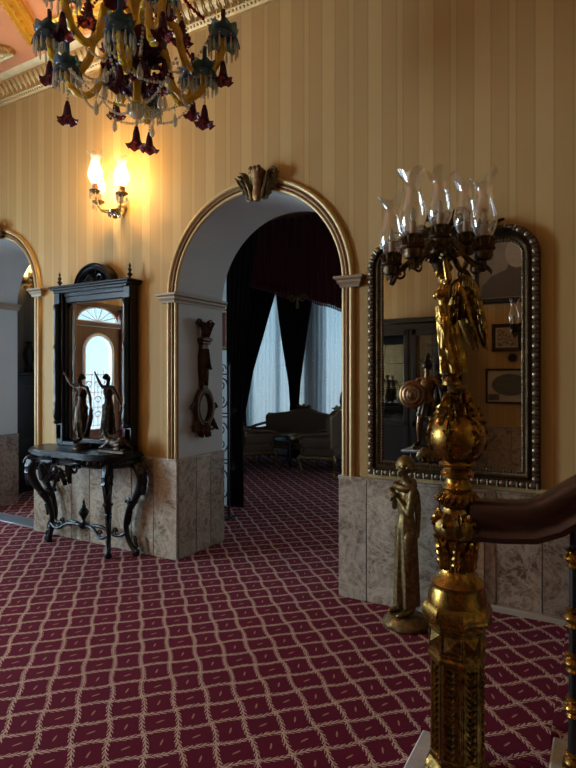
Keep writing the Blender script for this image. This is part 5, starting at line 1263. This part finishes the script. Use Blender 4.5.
for s_ in (-1,1):
    m = M(); cx = s_*w_/4
    for x in (-.26,.26): m.box((cx+x,-.225,1.27),(.07,.025,2.04),bev=.006)
    for z in (.29,.9,2.24): m.box((cx,-.225,z),(.58,.025,.09),bev=.006)
    m.box((cx,-.22,.58),(.48,.012,.58))
    dd = part('door', m, MT['darkwood'], t); m = M(); m.box((cx,-.222,1.58),(.48,.005,1.3)); part('glass', m, MT['pane'], dd)
    m = M(); m.ell((s_*.04,-.25,1.2),.014,10,8); part('knob', m, MT['oldgold'], dd)
for z in (1.0,1.4,1.8):
    m = M(); m.box((0,.0,z),(w_-.12,.36,.02)); part('shelf', m, MT['darkwood'], t)
t = thing('plinth_stand', 'dark wooden plinth carrying the bronze warrior in front of the wardrobe', 'plinth', (-.44,-3.93,0))
m = M(); m.box((0,0,.03),(.46,.42,.06),bev=.01); m.box((0,0,.30),(.38,.34,.50),bev=.008); part('body', m, MT['darkwood'], t)
m = M(); m.box((0,0,.575),(.60,.46,.03),bev=.008); part('top_slab', m, simple('grey_marble_slab', (.35,.36,.36), .2, 0, .15, 6), t)
H = 1.14
t = thing('warrior_statue', 'bronze helmeted warrior with a round shield reflected left of the newel globe', 'statue', (-.44,-3.93,.5915))
m = M(); m.box((0,0,.02),(.34,.26,.04),bev=.006); part('base', m, MT['bronze'], t)
fc = PI/2
Jw = joints(H, fc, dict(elR=(.19,.02,.66),wrR=(.155,.13,.60),elL=(-.20,.02,.72),wrL=(-.22,.09,.86),shL=(-.11,0,.81),shR=(.11,0,.81),hipL=(-.05,0,.51),hipR=(.05,0,.51),knL=(-.085,.05,.28),knR=(.085,.0,.28),anL=(-.09,.0,.045),anR=(.09,-.02,.045),toeL=(-.11,.10,.02),toeR=(.11,.08,.02)))
# local x left (= world -x when facing +y); shield arm on world -x
Jw = joints(H, fc, dict(elL=(.19,.02,.66),wrL=(.14,.13,.62),elR=(-.20,.02,.70),wrR=(-.23,.09,.86),knL=(.085,.03,.28),anL=(.10,-.01,.045),toeL=(.13,.09,.02),knR=(-.07,.04,.28),anR=(-.075,.0,.045),toeR=(-.09,.10,.02)))
bd = body(Jw, H, bulk=1.1, vox=.008); bd.xf(Matrix.Translation((0,0,.036))); bo = part('body', bd, MT['warmbronze'], t)
m = skirt(.46,.66,.145,.105,14,.10,(0,0),56,sy=.8); part('tunic', m, MT['bronze'], bo)
m = M(); hc = Jw['head']+V((0,0,.09)); m.ell(hc+V((0,-.012,.02)),(.072,.080,.075),16,10); m.tube([hc+V((0,.075*math.cos(a)-.01,.02+.09*math.sin(a))) for a in [PI*i/10 for i in range(11)]],.016,8)
for i in range(9): a = PI*i/8; m.leaf(hc+V((0,.07*math.cos(a)-.01,.03+.085*math.sin(a))),(0,math.cos(a)*.7-.3,math.sin(a)+.2),(1,0,0),.085,.04,.3,.3)
part('helmet', m, MT['bronze'], bo)
sh = Jw['wrL'].lerp(Jw['elL'],.4)+V((.03,.09,.03)); R = V((0,0,1)).rotation_difference(V((-.12,1,.05)).normalized()).to_matrix()
m = M(); m.lathe([(0,.052),(.02,.05),(.03,.038),(.05,.034),(.06,.04),(.07,.034),(.10,.028),(.112,.032),(.122,.024),(.155,.010),(.165,.016),(.185,.008),(.195,0),(.185,-.008),(0,.0)], sh, 40, R); part('shield', m, MT['warmbronze'], bo)
m = M(); m.tube(spline([Jw['shR']+V((.0,-.06,.05)),Jw['shR']+V((.06,-.08,-.1)),Jw['shR']+V((.10,-.08,-.35)),Jw['shR']+V((.07,-.09,-.6)),Jw['shR']+V((.03,-.09,-.74))],6),[.05+.002*i for i in range(25)],12,flat=.45,f=lambda a,q: 1+.2*math.cos(5*a)); part('cloak', m, MT['bronze'], bo)
m = M(); p_ = Jw['wrR']+V((.0,.03,.05)); m.tube([p_-V((0,0,.10)),p_+V((0,0,.10))],.014,8); m.ell(p_+V((0,0,.13)),(.03,.03,.05),10,8); part('torch', m, MT['bronze'], bo)
